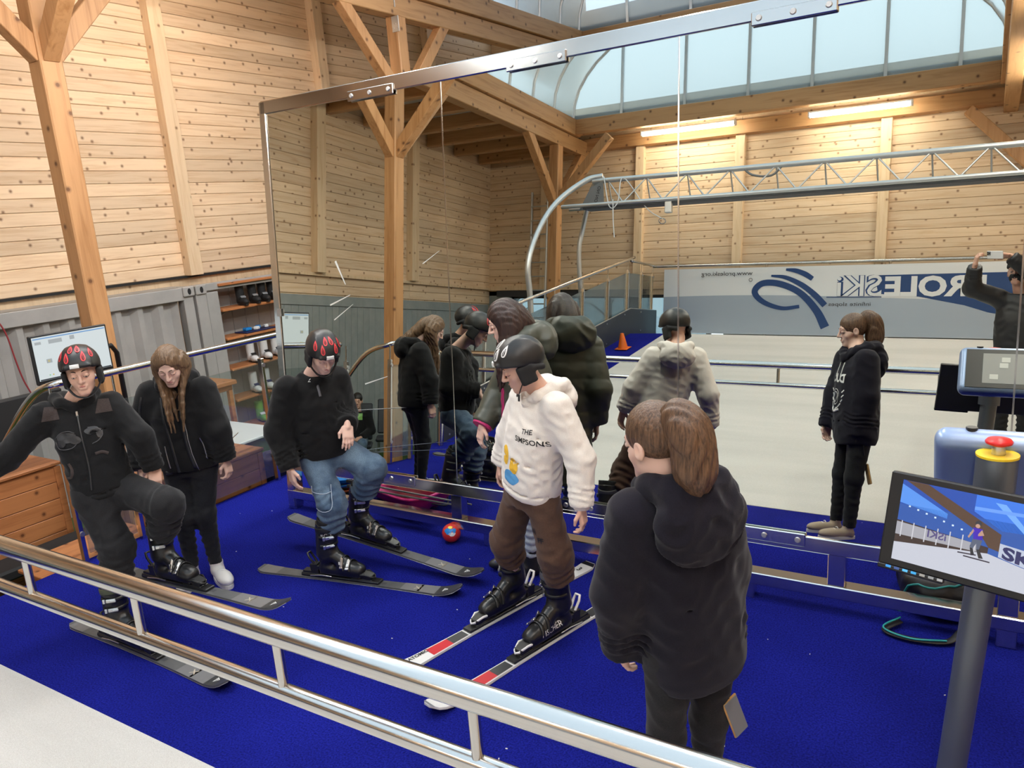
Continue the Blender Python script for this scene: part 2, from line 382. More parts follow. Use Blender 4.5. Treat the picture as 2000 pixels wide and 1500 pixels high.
# --- back wall (seen in the mirror)
wb = struct(MB().box((-2.65, YB-.15, 4.1), (XR-XW, .3, 3.8)).build('wall_back', 'stud_pine'))
bx = [(-9.5,-8.05), (-8.05,-5.93), (-5.93,-3.98), (-3.98,-1.57), (-1.57,1.0), (1.0,4.2)]
for x0, x1 in bx:
    me = board_mesh(x1-x0-.006, PI_, 0, 'board_pine_x'); z = 2.38
    while z < 5.4: put('board', me, ((x0+x1)/2, YB, z), wb); z += PI_
me = MB().box((0,0,0), (.17,.12,2.95), bev=.006).mesh('stud', 'stud_pine')
for x in (-8.05,-5.93,-3.98,-1.57,1.0): put('stud', me, (x, YB+.07, 3.78), wb)
MB().box((-7.9, YB+.06, 2.36), (3.4,.10,.10)).build('rail', 'stud_pine', wb)
MB().box((-2.65, YB+.10, 5.2), (XR-XW, .2, .24), bev=.006).build('top_plate', 'timber_x', wb)
MB().box((-9.2, YB-.15, .72), (.6,.3,3.14)).build('pier', 'cladding_grey', wb); MB().box((-5.92, YB-.1, .72), (.35,.2,3.14)).build('pier', 'cladding_grey', wb)
MB().box((.0, YB-.1, .72), (8.4,.2,3.14)).build('pier', 'cladding_grey', wb); MB().box((-7.6, YB-.15, -.1), (3.2,.3,1.5)).build('pier', 'cladding_grey', wb)
MB().box((-7.5, YB+.0, 2.24), (3.5,.12,.13)).build('lintel', 'dark_panel', wb)
for i, (x0, x1) in enumerate(((-8.9,-7.55), (-7.5,-6.1), (-5.74,-4.5))):
    w_ = struct(thing('window_%d' % (i+1), ((x0+x1)/2, YB-.1, .65))); w_['label'] = 'window onto the snowy yard'
    mb = MB(); z0, z1 = .65, 2.18
    for a, b in (((x0,z0),(x1,z0)), ((x0,z1),(x1,z1)), ((x0,z0),(x0,z1)), ((x1,z0),(x1,z1))):
        mb.box(((a[0]+b[0])/2, YB-.08, (a[1]+b[1])/2), (abs(b[0]-a[0])+.08, .07, abs(b[1]-a[1])+.08))
    mb.build('window_frame', 'dark_panel', w_); MB().box(((x0+x1)/2, YB-.08, (z0+z1)/2), (x1-x0, .012, z1-z0)).build('pane', 'window_glass', w_)
# --- snowy yard outside
noisy('snow', (.80,.84,.90), (.93,.95,.98), 3., .9, .4, 4., .1, rnd=False)
nx, ny = 40, 24; P = np.zeros((nx, ny, 3))
for i in range(nx):
    for j in range(ny):
        x = -26+i*.8; y = -6.4-j*1.0; P[i,j] = (x, y, -.6+.10*j+.25*sin(x*1.3+y)+.3*sin(x*.5-y*.7)*min(1, j/4))
struct(MB().grid(P[:, ::-1]).build('snow_bank', 'snow'))['label'] = 'snow bank outside the windows'
noisy('bark', (.05,.04,.035), (.12,.10,.08), 14., .9, .4)
for i, (x, y, hh) in enumerate(((-16.5,-14,4.2), (-13.2,-13,3.5), (-18.5,-18,5.5), (-11.2,-16,4.6), (-14.8,-20,5.8))):
    t = thing('bare_tree', (x, y, 0), ['thin bare tree in the snow at the left window', 'small bare tree close outside the window', 'tall bare tree far out in the snow', 'bare tree right of the window bar', 'bare tree at the back of the snowy yard'][i], 'tree', 'bare trees outside')
    MB().tube(spline([(x,y,-.5), (x+.1,y,hh*.4), (x-.05,y+.1,hh)], 5), .1, 7, rs=np.linspace(.13,.03,11)).build('trunk', 'bark', t)
    for k in range(9):
        a = k*2.4; z = hh*(.35+.06*k); MB().tube([(x,y,z), (x+.5*cos(a),y+.5*sin(a),z+.4), (x+1.0*cos(a),y+1.0*sin(a),z+.55)], .03, 5, rs=[.04,.025,.008]).build('branch', 'bark', t)
# --- other two walls close the hall
struct(MB().box((XR+.15, (YB+YF)/2, 2.6), (.3, YF-YB, 6.9)).build('wall_right', 'board_pine'))
struct(MB().box(((XW+XR)/2, YF+.15, 2.6), (XR-XW, .3, 6.9)).build('wall_front', 'board_pine_x'))
# ================================================================== roof
SX0, SX1, SY0, SY1, ZC = -7.12, .14, -5.2, 14.7, 5.56   # skylight opening
ce = struct(thing('ceiling', (0,0,ZC)))
mat('ceiling_white', (.62,.62,.60), .8)
YC = 3.4                                              # the roof steps up beyond this line on the left
for (x0, x1, y0, y1, z) in ((XW,SX0,YB,YC,5.62), (XW,SX0,YC,YF,6.95), (SX1,XR,YB,YF,5.62), (SX0,SX1,YB,SY0,5.62), (SX0,SX1,SY1,YF,5.62)):
    MB().box(((x0+x1)/2, (y0+y1)/2, z), (x1-x0, y1-y0, .08)).build('ceiling_panel', 'ceiling_white', ce)
MB().box(((XW+SX0)/2, YC-.04, 6.28), (SX0-XW, .08, 1.36)).build('ceiling_riser', 'board_pine_x', ce); MB().box((SX0-.1, (YC+YF)/2, 6.1), (.1, YF-YC, 1.75)).build('ceiling_riser', 'board_pine', ce)
me = MB().box((0,0,0), (2.2,.12,.24), bev=.006).mesh('joist', 'timber_x')
for i in range(10): put('joist', me, ((XW+SX0)/2-.02, -5.4+i*.9, 5.10), ce)
me = MB().box((0,0,0), (3.7,.12,.24), bev=.006).mesh('joist', 'timber_x')
for i in range(23): put('joist', me, ((XR+SX1)/2+.12, -5.4+i*.9, 5.10), ce)
# curb beams round the skylight and the main beams below them
for nm, c, sz, m_ in (('curb_beam', (SX0+.07,(SY0+SY1)/2,5.41), (.14,SY1-SY0+.2,.30), 'timber_y'), ('curb_beam', (SX1-.07,(SY0+SY1)/2,5.41), (.14,SY1-SY0+.2,.30), 'timber_y'),
                      ('curb_beam', ((SX0+SX1)/2,SY0+.07,5.405), (SX1-SX0-.28,.14,.29), 'timber_x'), ('curb_beam', ((SX0+SX1)/2,SY1-.07,5.405), (SX1-SX0-.28,.14,.29), 'timber_x')):
    struct(MB().box(c, sz, bev=.008).build(nm, m_))['label'] = 'solid timber curb beam round the skylight'
for x in (SX0-.02, SX1+.02): struct(MB().box((x, (YB+YF)/2, 5.11), (.2, YF-YB, .28), bev=.01).build('main_beam', 'timber_y'))['label'] = 'long timber beam carrying the skylight'
# --- timber posts with braces
def post(x, y, z0, label, braces, plates=False):
    t = thing('timber_post', (x, y, z0), label, 'post', 'timber posts with braces')
    MB().box((x, y, (z0+4.97)/2), (.2, .2, 4.97-z0), bev=.012).build('post', 'timber', t)
    for dx, dy in braces:
        L = 1.5; a = np.array([x+dx*.10, y+dy*.10, 3.95]); b = np.array([x+dx*1.05, y+dy*1.05, 4.97])
        d = (b-a)/np.linalg.norm(b-a); side = np.array([-dy, dx, 0.]); nrm = np.cross(d, side); mid = (a+b)/2
        MB().box(mid, (.14, .16, np.linalg.norm(b-a)+.16), np.array([side, nrm, d]).T, bev=.006).build('brace', 'timber', t)
    if plates:
        for (px_, py_, pz, sx, sy, sz) in ((x+.02, y-.106, 5.18, .16, .008, .22), (x+.075, y-.108, 4.86, .12, .01, .20)):
            p_ = MB().box((px_, py_, pz), (sx, sy, sz), bev=.002).build('bracket_plate', 'galvanised', t)
            for k in range(3): MB().cyl((px_-.035+.035*k, py_-.004, pz-.05+.05*(k%2)), (px_-.035+.035*k, py_-.012, pz-.05+.05*(k%2)), .012, n=8).build('bolt_head', 'steel_dull', p_)
    return t
A4 = ((0,1),(0,-1),(1,0))
post(-7.12, 4.06, ZG, 'tall orange timber post behind the monitor at left, braces at its top', A4)
post(-7.12, .15, ZG, 'timber post seen in the left mirror panel behind the stairs', A4)
post(-7.12, -4.55, ZG, 'timber post behind the ladder in the mirror', A4)
post(-7.12, 9.0, ZG, 'timber post with steel bracket plates above the mirror frame', ((0,1),(0,-1)), True)
post(.70, -5.68, ZG, 'timber post at the right end of the back wall', ((-1,0),))
# --- barrel skylight
sk = thing('skylight', ((SX0+SX1)/2, (SY0+SY1)/2, ZC), 'long barrel skylight of milky sheets between steel ribs', 'skylight'); struct(sk)
cx, a_ = (SX0+SX1)/2, (SX1-SX0)/2-.02; RISE = 1.95
def arch(t): return (cx - a_*cos(t), ZC + RISE*sin(t)**.9 if sin(t) > 0 else ZC)
ts = np.linspace(0, pi, 25); nrib = 26; ys = np.linspace(SY0+.02, SY1-.02, nrib)
dy = ys[1]-ys[0]
me = MB().grid(np.array([[(arch(t)[0], y, arch(t)[1]) for y in (-dy/2+.02, dy/2-.02)] for t in ts])).mesh('pane', 'skylight_sheet')
for i in range(nrib-1): put('pane', me, (0, (ys[i]+ys[i+1])/2, 0), sk)
me = MB().tube([(arch(t)[0], 0, arch(t)[1]) for t in ts], .028, 6).mesh('rib', 'galvanised')
for y in ys: put('rib', me, (0, y, 0), sk)
xm = [SX0+.02, -6.07, -4.84, -3.71, -2.66, -1.56, -.53, SX1-.02]
def top_at(x): return ZC + RISE*max(0, 1-((x-cx)/a_)**2)**.45
for y in (SY0+.02, SY1-.02):
    for i in range(len(xm)-1):
        xs = np.linspace(xm[i]+.02, xm[i+1]-.02, 5); lo = [(x, 0) for x in xs]; 
        MB().grid(np.array([[(x, y, ZC), (x, y, max(ZC+.02, top_at(x)))] for x in xs]), False).build('pane', 'skylight_sheet', sk)
    for x in xm[1:-1]: MB().box((x, y, (ZC+top_at(x))/2), (.05, .05, top_at(x)-ZC)).build('mullion', 'galvanised', sk)
# --- tube lamps under the curb beam; same builder makes the lamps added for light
def tube_lamp(x0, x1, y, z, label, axis=0, glow='tube_light'):
    c = ((x0+x1)/2, y, z) if axis == 0 else (y, (x0+x1)/2, z)
    t = thing('tube_lamp', (c[0], c[1], z), label, 'lamp', 'fluorescent tube lamps'); L = x1-x0
    s = (lambda l, w, h: (l, w, h)) if axis == 0 else (lambda l, w, h: (w, l, h))
    MB().box((c[0], c[1], z+.045), s(L, .10, .03), bev=.005).build('housing', 'white_plastic', t)
    MB().box((c[0], c[1], z), s(L-.04, .11, .06), bev=.02).build('diffuser', glow, t)
    for e in (-1, 1): MB().box((c[0]+(e*L/2 if axis == 0 else 0), c[1]+(e*L/2 if axis else 0), z+.01), s(.03, .11, .09), bev=.006).build('end_cap', 'white_plastic', t)
tube_lamp(-5.70, -3.95, -5.30, 5.17, 'lit tube lamp left of the two on the beam above the banner', 0, 'tube_light_old')
tube_lamp(-2.71, -1.17, -5.30, 5.14, 'lit tube lamp right of the two on the beam above the banner', 0, 'tube_light_old')
# ================================================================== the mirror wall
DM = 1.864*H; NM = np.array([0, -cos(TH), sin(TH)]); UM = np.array([0, sin(TH), cos(TH)])
YM0 = (DM - H*sin(TH))/cos(TH)                        # mirror plane meets the carpet here
def mp(x, z, off=0.0):
    """point on the leaning mirror plane at height z, off in front of it"""
    return np.array([x, YM0 + z*math.tan(TH), z]) + NM*off
RM = np.array([[1,0,0], -NM, UM]).T                   # columns: along, into, up
def mbox(mb, x0, x1, z0, z1, o0, o1, bev=0.0):
    a = mp((x0+x1)/2, (z0+z1)/2, (o0+o1)/2); return mb.box(a, (x1-x0, abs(o1-o0), (z1-z0)/cos(TH)), RM, bev)
mw = thing('mirror_wall', tuple(mp(-1.5, 0)), 'huge leaning mirror wall in a polished steel frame', 'mirror')
xs_ = [-4.815, -3.143, -1.515, .133, 1.79]
for i in range(4): mbox(MB(), xs_[i]+.003, xs_[i+1]-.003, .40, 3.19, -.008, 0).build('mirror_panel', 'mirror', mw)
mbox(MB(), -4.83, 1.81, .38, 3.24, -.03, -.009).build('backing_sheet', 'mirror_back', mw)
for x in xs_[1:4]: mbox(MB(), x-.004, x+.004, .44, 3.16, -.004, .003).build('joint_strip', 'steel', mw)
mbox(MB(), -4.87, 1.85, 3.15, 3.25, -.05, .012, .006).build('top_rail', 'steel', mw)
mbox(MB(), -4.885, -4.815, .02, 3.245, -.10, .012, .006).build('side_rail', 'steel', mw)
mbox(MB(), 1.79, 1.86, .02, 3.245, -.10, .012, .006).build('side_rail', 'steel', mw)
mbox(MB(), -4.815, 1.79, .34, .425, -.05, .014, .005).build('bottom_rail', 'steel', mw)
mbox(MB(), -4.885, 1.86, .095, .165, -.10, .014, .005).build('base_beam', 'steel', mw)
for x in (-4.85, -3.16, -1.9, -.62, .17, 1.825): mbox(MB(), x-.045, x+.045, .165 if -4.5 < x < .1 else -.0, .34, -.08, .0, .004).build('stub_post', 'steel', mw)
for x in (-2.9, -1.1, .9): mbox(MB(), x-.04, x+.04, .0, .1, -.09, -.01, .004).build('foot', 'steel', mw)
def clamp(x0, x1, z0, z1):
    p_ = mbox(MB(), x0, x1, z0, z1, .012, .024, .005).build('clamp_plate', 'steel', mw)
    for k in range(3):
        x = x0+.04 + (x1-x0-.08)*k/2; a = mp(x, (z0+z1)/2, .024); b = a + NM*.008
        MB().cyl(a, b, .017, .013, 14).build('bolt_head', 'steel_dull', p_)
for x0 in (-3.95, -2.62, -1.12, .4): clamp(x0, x0+.42, 3.125, 3.195)
for x0 in (-3.95, -2.30, -1.22, .4): clamp(x0, x0+.44, .365, .44)
mbox(MB(), -4.84, -4.80, 1.60, 1.66, .012, .02).build('catch_plate', 'steel_dull', mw)
# ================================================================== railings
def railing(name, loc, label, cat='railing', group=None): return thing(name, loc, label, cat, group)
# --- double steel tube in front of the camera
fr = railing('front_railing', (-2, 1.235, 0), 'polished double tube railing across the foreground')
xa, xb = -5.46, .55
MB().cyl((xa,1.235,1.225), (xb,1.235,1.225), .033, n=24).build('top_tube', 'steel', fr)
MB().cyl((xa,1.235,1.045), (xb,1.235,1.045), .024, n=20).build('lower_tube', 'steel', fr)
for x in FRX: MB().cyl((x,1.235,1.045), (x,1.235,1.225), .0145, n=14).build('spacer', 'steel', fr)
for x in (xa, xb):
    MB().cyl((x,1.235,zs(1.235)), (x,1.235,1.225), .03, n=18).build('end_post', 'steel', fr)
# --- side railing with clear panels along the left edge
def panel(t, corners, m_='acrylic', th=.01):
    c = [np.asarray(q, float) for q in corners]; n_ = np.cross(c[1]-c[0], c[2]-c[0]); n_ /= np.linalg.norm(n_)
    mb = MB(); mb.add([q-n_*th/2 for q in c]+[q+n_*th/2 for q in c], [(3,2,1,0),(4,5,6,7)]+[(i,(i+1)%4,4+(i+1)%4,4+i) for i in range(4)]); return mb.build('clear_panel', m_, t)
def rail_post(t, x, y, z0, z1, clampz=()):
    p_ = MB().box((x, y, (z0+z1-.16)/2), (.05,.03,z1-.16-z0), bev=.003).build('rail_post', 'steel', t)
    MB().cyl((x,y,z1-.17), (x,y,z1), .009, n=10).build('pin', 'steel', p_)
    for z in (z0+.25, z1-.22): MB().cyl((x+.024,y,z), (x+.034,y,z), .018, n=12).build('clamp_bolt', 'steel_dull', p_)
XL = -5.55
sr = railing('side_railing', (XL, 3.8, 0), 'steel railing with clear panels left of the black-jacketed woman')
MB().tube(spline([(XL-1.4, 2.74, .40), (XL-.62, 2.74, 1.0), (XL-.22, 2.74, 1.26), (XL-.03,2.80,1.335), (XL,3.0,1.335), (XL,3.6,1.335), (XL,5.3,1.335)], 7), .026, 14).build('handrail', 'steel', sr)
for y in (2.74, 3.20, 4.58, 5.25): rail_post(sr, XL, y, -.02, 1.32)
panel(sr, [(XL,2.78,.06),(XL,3.16,.06),(XL,3.16,1.12),(XL,2.78,1.12)]); panel(sr, [(XL,3.24,.06),(XL,4.54,.06),(XL,4.54,1.12),(XL,3.24,1.12)]); panel(sr, [(XL,4.62,.06),(XL,5.22,.06),(XL,5.22,1.12),(XL,4.62,1.12)])
br = railing('slope_railing', (XL, -1, 0), 'steel railing with clear panels climbing beside the belt in the mirror')
RH = 1.31
pts = [(XL-.9,2.12,.55), (XL-.35,2.12,1.17), (XL-.03,2.06,1.32), (XL,1.92,1.34), (XL,1.70,1.335)]
MB().tube(spline(pts, 7), .026, 14).build('stair_handrail', 'steel', br)
pts = [(XL,1.22,.62), (XL,1.20,1.10), (XL,1.06,1.27), (XL,.6,zs(.6)+RH-.05), (XL,0,zs(0)+RH), (XL,YT+.1,ZT+RH), (XL,YT-.1,ZT+RH+.01), (XL,-5.72,ZT+RH)]
MB().tube(spline(pts, 6), .026, 14).build('handrail', 'steel', br)
for y in (2.06, 1.70): rail_post(br, XL, y, .0, 1.32)
panel(br, [(XL,1.74,.06),(XL,2.02,.06),(XL,2.02,1.10),(XL,1.74,1.10)])
py = [1.1, .2, -.75, -1.7, -2.65, -3.6, -4.45, -5.1, -5.65]
for y in py: rail_post(br, XL, y, zs(y), zs(y)+RH)
for a, b in zip(py[:-1], py[1:]): panel(br, [(XL,b+.04,zs(b)+.4),(XL,a-.04,zs(a)+.4),(XL,a-.04,zs(a)+1.1),(XL,b+.04,zs(b)+1.1)])
# --- rail that carries the banner at the top of the belt
bn = railing('banner_railing', (-2, -5.66, ZT), 'steel rail along the top of the belt above the banner')
MB().cyl((XL,-5.70,ZT+RH-.02), (.50,-5.70,ZT+RH-.02), .026, n=14).build('handrail', 'steel', bn)
for x in (-3.4, -1.4, .45): MB().cyl((x,-5.70,ZT), (x,-5.70,ZT+RH-.02), .02, n=10).build('rail_post', 'steel', bn)
# ================================================================== implicit-surface modelling kit (people, clothes, boots, helmets)
def A(*v): return np.array(v, float)
def rcone(a, b, ra, rb=None):
    a = np.asarray(a, float); b = np.asarray(b, float); rb = ra if rb is None else rb; ba = b-a; L2 = ba@ba + 1e-12
    def f(P):
        q = P-a; h = np.clip(q@ba/L2, 0, 1); d = q-h[:, None]*ba; return np.sqrt((d*d).sum(1)) - (ra+(rb-ra)*h)
    return f
def fcone(a, b, ra, rb, flat=1.0, lat=None):
    """cone with flat ends; flat squashes it across lat"""
    a = np.asarray(a, float); b = np.asarray(b, float); ba = b-a; L = np.linalg.norm(ba); t = ba/L
    def f(P):
        q = P-a; h = q@t; d = q-h[:, None]*t
        if lat is not None: e = d@lat; d = d + (e*(1/flat-1))[:, None]*lat
        k = np.clip(h/L, 0, 1); r = np.sqrt((d*d).sum(1)) - (ra+(rb-ra)*k); ax = np.maximum(-h, h-L); return np.maximum(r, ax)
    return f
def ell(c, r, R=None):
    c = np.asarray(c, float); r = np.asarray(r, float)
    def f(P):
        q = P-c
        if R is not None: q = q@R
        k0 = np.sqrt(((q/r)**2).sum(1)) + 1e-9; k1 = np.sqrt(((q/r**2)**2).sum(1)) + 1e-9; return k0*(k0-1)/k1
    return f
def rbox(c, s, r=.01, R=None):
    c = np.asarray(c, float); s = np.asarray(s, float)-r
    def f(P):
        q = P-c
        if R is not None: q = q@R
        q = np.abs(q)-s; return np.sqrt((np.maximum(q, 0)**2).sum(1)) + np.minimum(q.max(1), 0) - r
    return f
def loft(st, lat, front, caps=True, power=2.0):
    """stations (centre, half width, half depth) joined along their centres; lat/front give the section axes"""
    st = [(np.asarray(c, float), w, d) for c, w, d in st]; lat = np.asarray(lat, float); front = np.asarray(front, float)
    def f(P):
        out = None; n = len(st)
        for i in range(n-1):
            (a, wa, da), (b, wb, db) = st[i], st[i+1]; ba = b-a; L = np.linalg.norm(ba); t = ba/L; q = P-a; h = q@t; k = np.clip(h/L, 0, 1)
            c = q - (k*L)[:, None]*t; u = np.abs(c@lat)/(wa+(wb-wa)*k); v = np.abs(c@front)/(da+(db-da)*k); ax = np.zeros(len(P))
            m = np.minimum(wa+(wb-wa)*k, da+(db-da)*k); rad = ((u**power+v**power)**(1/power)-1)*m
            lo = -h; hi = h-L
            if i == 0 and caps: rad = np.maximum(rad, lo)
            elif i == 0: rad = np.where(h < 0, np.sqrt(np.maximum(rad, 0)**2+np.minimum(h, 0)**2)+np.minimum(rad, 0), rad)
            if i == n-2 and caps: rad = np.maximum(rad, hi)
            inner = np.maximum(np.where((i > 0), lo, -9), np.where((i < n-2), hi, -9)); rad = np.where(inner > 0, np.maximum(rad, 0)+inner*.6+np.where(rad < 0, 0, 0), rad)
            out = rad if out is None else np.minimum(out, rad)
        return out
    return f
def smin(a, b, k):
    h = np.clip(.5+.5*(b-a)/k, 0, 1); return b+(a-b)*h-k*h*(1-h)
def U(k, *fs):
    def f(P):
        d = fs[0](P)
        for g_ in fs[1:]: d = smin(d, g_(P), k)
        return d
    return f
def SUB(k, a, b): return lambda P: -smin(-a(P), b(P), k)
def INT(k, a, b): return lambda P: -smin(-a(P), -b(P), k)
def half(p, n):
    p = np.asarray(p, float); n = np.asarray(n, float)/np.linalg.norm(n); return lambda P: (P-p)@n
def chain(pts, rs, k=.02): return U(k, *[rcone(pts[i], pts[i+1], rs[i], rs[i+1]) for i in range(len(pts)-1)])
def wave(P, s, seed=0):
    q = P/s; a = seed*1.7
    return (np.sin(q[:, 0]*1.3+q[:, 2]*2.1+1.5*np.sin(q[:, 1]*1.7+a)+a) + np.sin(q[:, 1]*1.9-q[:, 2]*1.4+1.3*np.sin(q[:, 0]*1.6-a)) + .6*np.sin(q[:, 2]*3.1+2*np.sin(q[:, 0]*1.1+q[:, 1]+a)))/2.6
def ridge(P, s, seed=0): return 1-2*np.abs(wave(P, s, seed))
def crease(f, amp, s, seed=0):
    """cloth folds: sharp ridges from warped waves"""
    return lambda P: f(P) - amp*ridge(P, s, seed)
def rings(f, a, b, lo, hi, amp, pitch):
    """folds bunched round a limb between fractions lo..hi of a-b"""
    a = np.asarray(a, float); b = np.asarray(b, float); ba = b-a; L = np.linalg.norm(ba); t = ba/L
    def g_(P):
        h = (P-a)@t; k = h/L; m_ = np.clip((k-lo)/.1, 0, 1)*np.clip((hi-k)/.06, 0, 1); m_ *= (np.sqrt((((P-a)-h[:, None]*t)**2).sum(1)) < .13)
        return f(P) - amp*m_*np.sin(2*pi*h/pitch + 2.2*np.sin(P[:, 0]*23+P[:, 1]*17))
    return g_
def local(f, c, R, s=1.0):
    c = np.asarray(c, float); return lambda P: f((P-c)@R/s)*s
def nets(f, lo, hi, h):
    """surface nets on a grid that is only sampled near the surface"""
    lo = np.asarray(lo, float); hi = np.asarray(hi, float); B = 4
    nb = np.ceil((hi-lo)/(h*B)).astype(int)+1; n = nb*B
    ax = [lo[i]+h*B*(np.arange(nb[i])+.5)-h*.5 for i in range(3)]
    Cc = np.stack(np.meshgrid(*ax, indexing='ij'), -1).reshape(-1, 3); dc = f(Cc).reshape(nb)
    act = np.abs(dc) < h*B*1.6
    F = np.repeat(np.repeat(np.repeat(np.where(dc < 0, -1., 1.), B, 0), B, 1), B, 2)
    M_ = np.repeat(np.repeat(np.repeat(act, B, 0), B, 1), B, 2); idx = np.argwhere(M_)
    F[M_] = f(lo + idx*h)
    s = F < 0; nx, ny, nz = n-1
    cnt = np.zeros((nx, ny, nz), int); off = [(i, j, k) for i in (0,1) for j in (0,1) for k in (0,1)]
    for i, j, k in off: cnt += s[i:i+nx, j:j+ny, k:k+nz]
    ac = np.argwhere((cnt > 0) & (cnt < 8))
    if len(ac) == 0: return np.zeros((0, 3)), np.zeros((0, 4), int)
    V = np.zeros((len(ac), 3)); W_ = np.zeros(len(ac))
    for a in off:
        for d in range(3):
            if a[d]: continue
            b = list(a); b[d] = 1
            fa = F[tuple((ac+a).T)]; fb = F[tuple((ac+b).T)]; m_ = (fa < 0) != (fb < 0); t = np.where(m_, fa/(fa-fb+1e-12*(fa == fb)), 0)
            p_ = np.array(a, float)+np.zeros((len(ac), 3)); p_[:, d] = t; V += p_*m_[:, None]; W_ += m_
    V = lo + (ac + V/W_[:, None])*h
    ci = -np.ones((nx, ny, nz), int); ci[tuple(ac.T)] = np.arange(len(ac)); Q = []
    for d in range(3):
        e1, e2 = (d+1) % 3, (d+2) % 3; sl0 = [slice(0, None)]*3; sl0[d] = slice(0, -1); sl1 = [slice(0, None)]*3; sl1[d] = slice(1, None)
        E = np.argwhere(s[tuple(sl0)] != s[tuple(sl1)]); E = E[(E[:, e1] > 0) & (E[:, e2] > 0) & (E[:, e1] < n[e1]-1) & (E[:, e2] < n[e2]-1)]
        E = E[E[:, d] < (nx, ny, nz)[d]]
        q = []
        for o1, o2 in ((-1,-1), (0,-1), (0,0), (-1,0)):
            c = E.copy(); c[:, e1] += o1; c[:, e2] += o2; q.append(ci[tuple(c.T)])
        q = np.array(q).T; flip = ~s[tuple(E.T)]; q[flip] = q[flip][:, ::-1]; Q.append(q[(q >= 0).all(1)])
    return V, np.concatenate(Q)
def add_sdf(mb, f, lo, hi, h):
    V, Q = nets(f, lo, hi, h); mb.add(V.tolist(), Q.tolist(), True); return mb
def bounds(pts, pad): p_ = np.array(pts, float); return p_.min(0)-pad, p_.max(0)+pad
def drape(vs, d, f, lift=.0015, start=.25, it=40):
    """slide points along d onto the surface f"""
    d = np.asarray(d, float)/np.linalg.norm(d); P = np.asarray(vs, float)-d*start
    t = np.zeros(len(P))
    for _ in range(it): t += np.clip(f(P+t[:, None]*d)*.8, -.05, .05)
    return P + (t-lift)[:, None]*d
def refine(vs, fs, n=1):
    """split faces so that flat prints can follow a curved surface"""
    vs = [tuple(v) for v in vs]; tri = []
    for q in fs:
        for i in range(1, len(q)-1): tri.append((q[0], q[i], q[i+1]))
    for _ in range(n):
        new = []; cache = {}
        def midp(a, b):
            k = (min(a, b), max(a, b))
            if k not in cache: cache[k] = len(vs); vs.append(tuple((np.array(vs[a])+np.array(vs[b]))/2))
            return cache[k]
        for a, b, c in tri:
            ab, bc, ca = midp(a, b), midp(b, c), midp(c, a); new += [(a, ab, ca), (ab, b, bc), (ca, bc, c), (ab, bc, ca)]
        tri = new
    return np.array(vs), tri
def print_on(vs, fs, o, u, v, f, m_, name, parent, n=1, lift=.0012, keep=False):
    """a flat print (2D vertices) pressed onto the surface f, facing along u x v"""
    vs = np.asarray(vs, float)[:, :2]; o, u, v = [np.asarray(q, float) for q in (o, u, v)]
    vs, fs = refine([(a, b, 0) for a, b in vs], fs, n); P = np.array([o + u*a + v*b for a, b, _ in vs])
    P = drape(P, -np.cross(u, v), f, lift); bad = np.abs(f(P)) > .012+lift*1.6; fs = fs if keep else [q for q in fs if not bad[list(q)].any()]; mb = MB(); mb.add(P.tolist(), fs, True); return mb.build(name, m_, parent)
def text2d(txt, size, bold=0.0, **k):
    vs, fs = text_polys(txt, size, bold, 0.0, **k); return vs, fs

# ------------------------------------------------------------------ people
mat('skin_fair', (.70,.43,.33), .5); mat('skin_pale', (.74,.49,.40), .5); mat('skin_tan', (.62,.36,.26), .5)
for k in ('skin_fair', 'skin_pale', 'skin_tan'):
    b = MATS[k].node_tree.nodes['Principled BSDF']; b.inputs['Subsurface Weight'].default_value = .12; b.inputs['Subsurface Radius'].default_value = (.02,.008,.004)
mat('lip_pink', (.50,.19,.17), .45); mat('lash', (.025,.016,.012), .6); mat('eye_white', (.75,.73,.70), .3); mat('iris', (.05,.04,.03), .3)
def hair_mat(name, c1, c2):
    m_ = noisy(name, c1, c2, 6., .42, .35, 5., .01, spec=.5, stretch=(26, 26, 2.2)); return m_
hair_mat('hair_brown', (.045,.022,.012), (.16,.085,.045)); hair_mat('hair_dark', (.012,.006,.005), (.045,.018,.013)); hair_mat('hair_light', (.075,.042,.022), (.22,.13,.07)); hair_mat('hair_black', (.008,.006,.005), (.025,.018,.015))
cloth('black_fleece', (.0085,.0085,.0095)); cloth('black_sweat', (.0065,.0065,.007)); cloth('white_sweat', (.83,.78,.72), .05); cloth('brown_sweat', (.098,.055,.038), .15); cloth('navy_sweat', (.0095,.0085,.016), .2)
cloth('charcoal_trousers', (.017,.017,.019)); cloth('black_jeans', (.016,.017,.021), .3); cloth('grey_patch', (.055,.042,.040)); cloth('pale_denim', (.45,.52,.62), .15)
m = cloth('blue_denim', (.085,.135,.205), .3, 320.); g = G(m); v = g.coords((1,1,1)); n2 = g.n('TexNoise', Scale=7., Detail=3.); g.l(v, n2.inputs['Vector'])
old = g.b.inputs['Base Color'].links[0].from_socket; g.l(g.mix(1.0, old, g.ramp(n2.outputs['Fac'], [(.35,(.55,.6,.7)),(.68,(1.7,1.6,1.45))]), 'MULTIPLY'), g.b.inputs['Base Color'])
mat('green_nylon', (.055,.060,.043), .45); mat('pink_lining', (.55,.03,.16), .6); mat('black_nylon', (.010,.010,.012), .5); mat('leather_trim', (.02,.021,.024), .35)
mat('print_grey', (.055,.055,.06), .5); mat('print_white', (.80,.80,.78), .6); mat('print_black', (.012,.012,.012), .6); mat('print_red', (.55,.02,.03), .4)
mat('helmet_black', (.014,.014,.015), .42); mat('helmet_red', (.72,.055,.065), .4); mat('helmet_white', (.80,.80,.80), .4)
mat('boot_black', (.012,.012,.013), .33); mat('boot_white', (.72,.72,.72), .35); mat('lime', (.55,.75,.02), .4); mat('strap_green', (.06,.07,.045), .7); mat('strap_grey', (.10,.10,.11), .7)

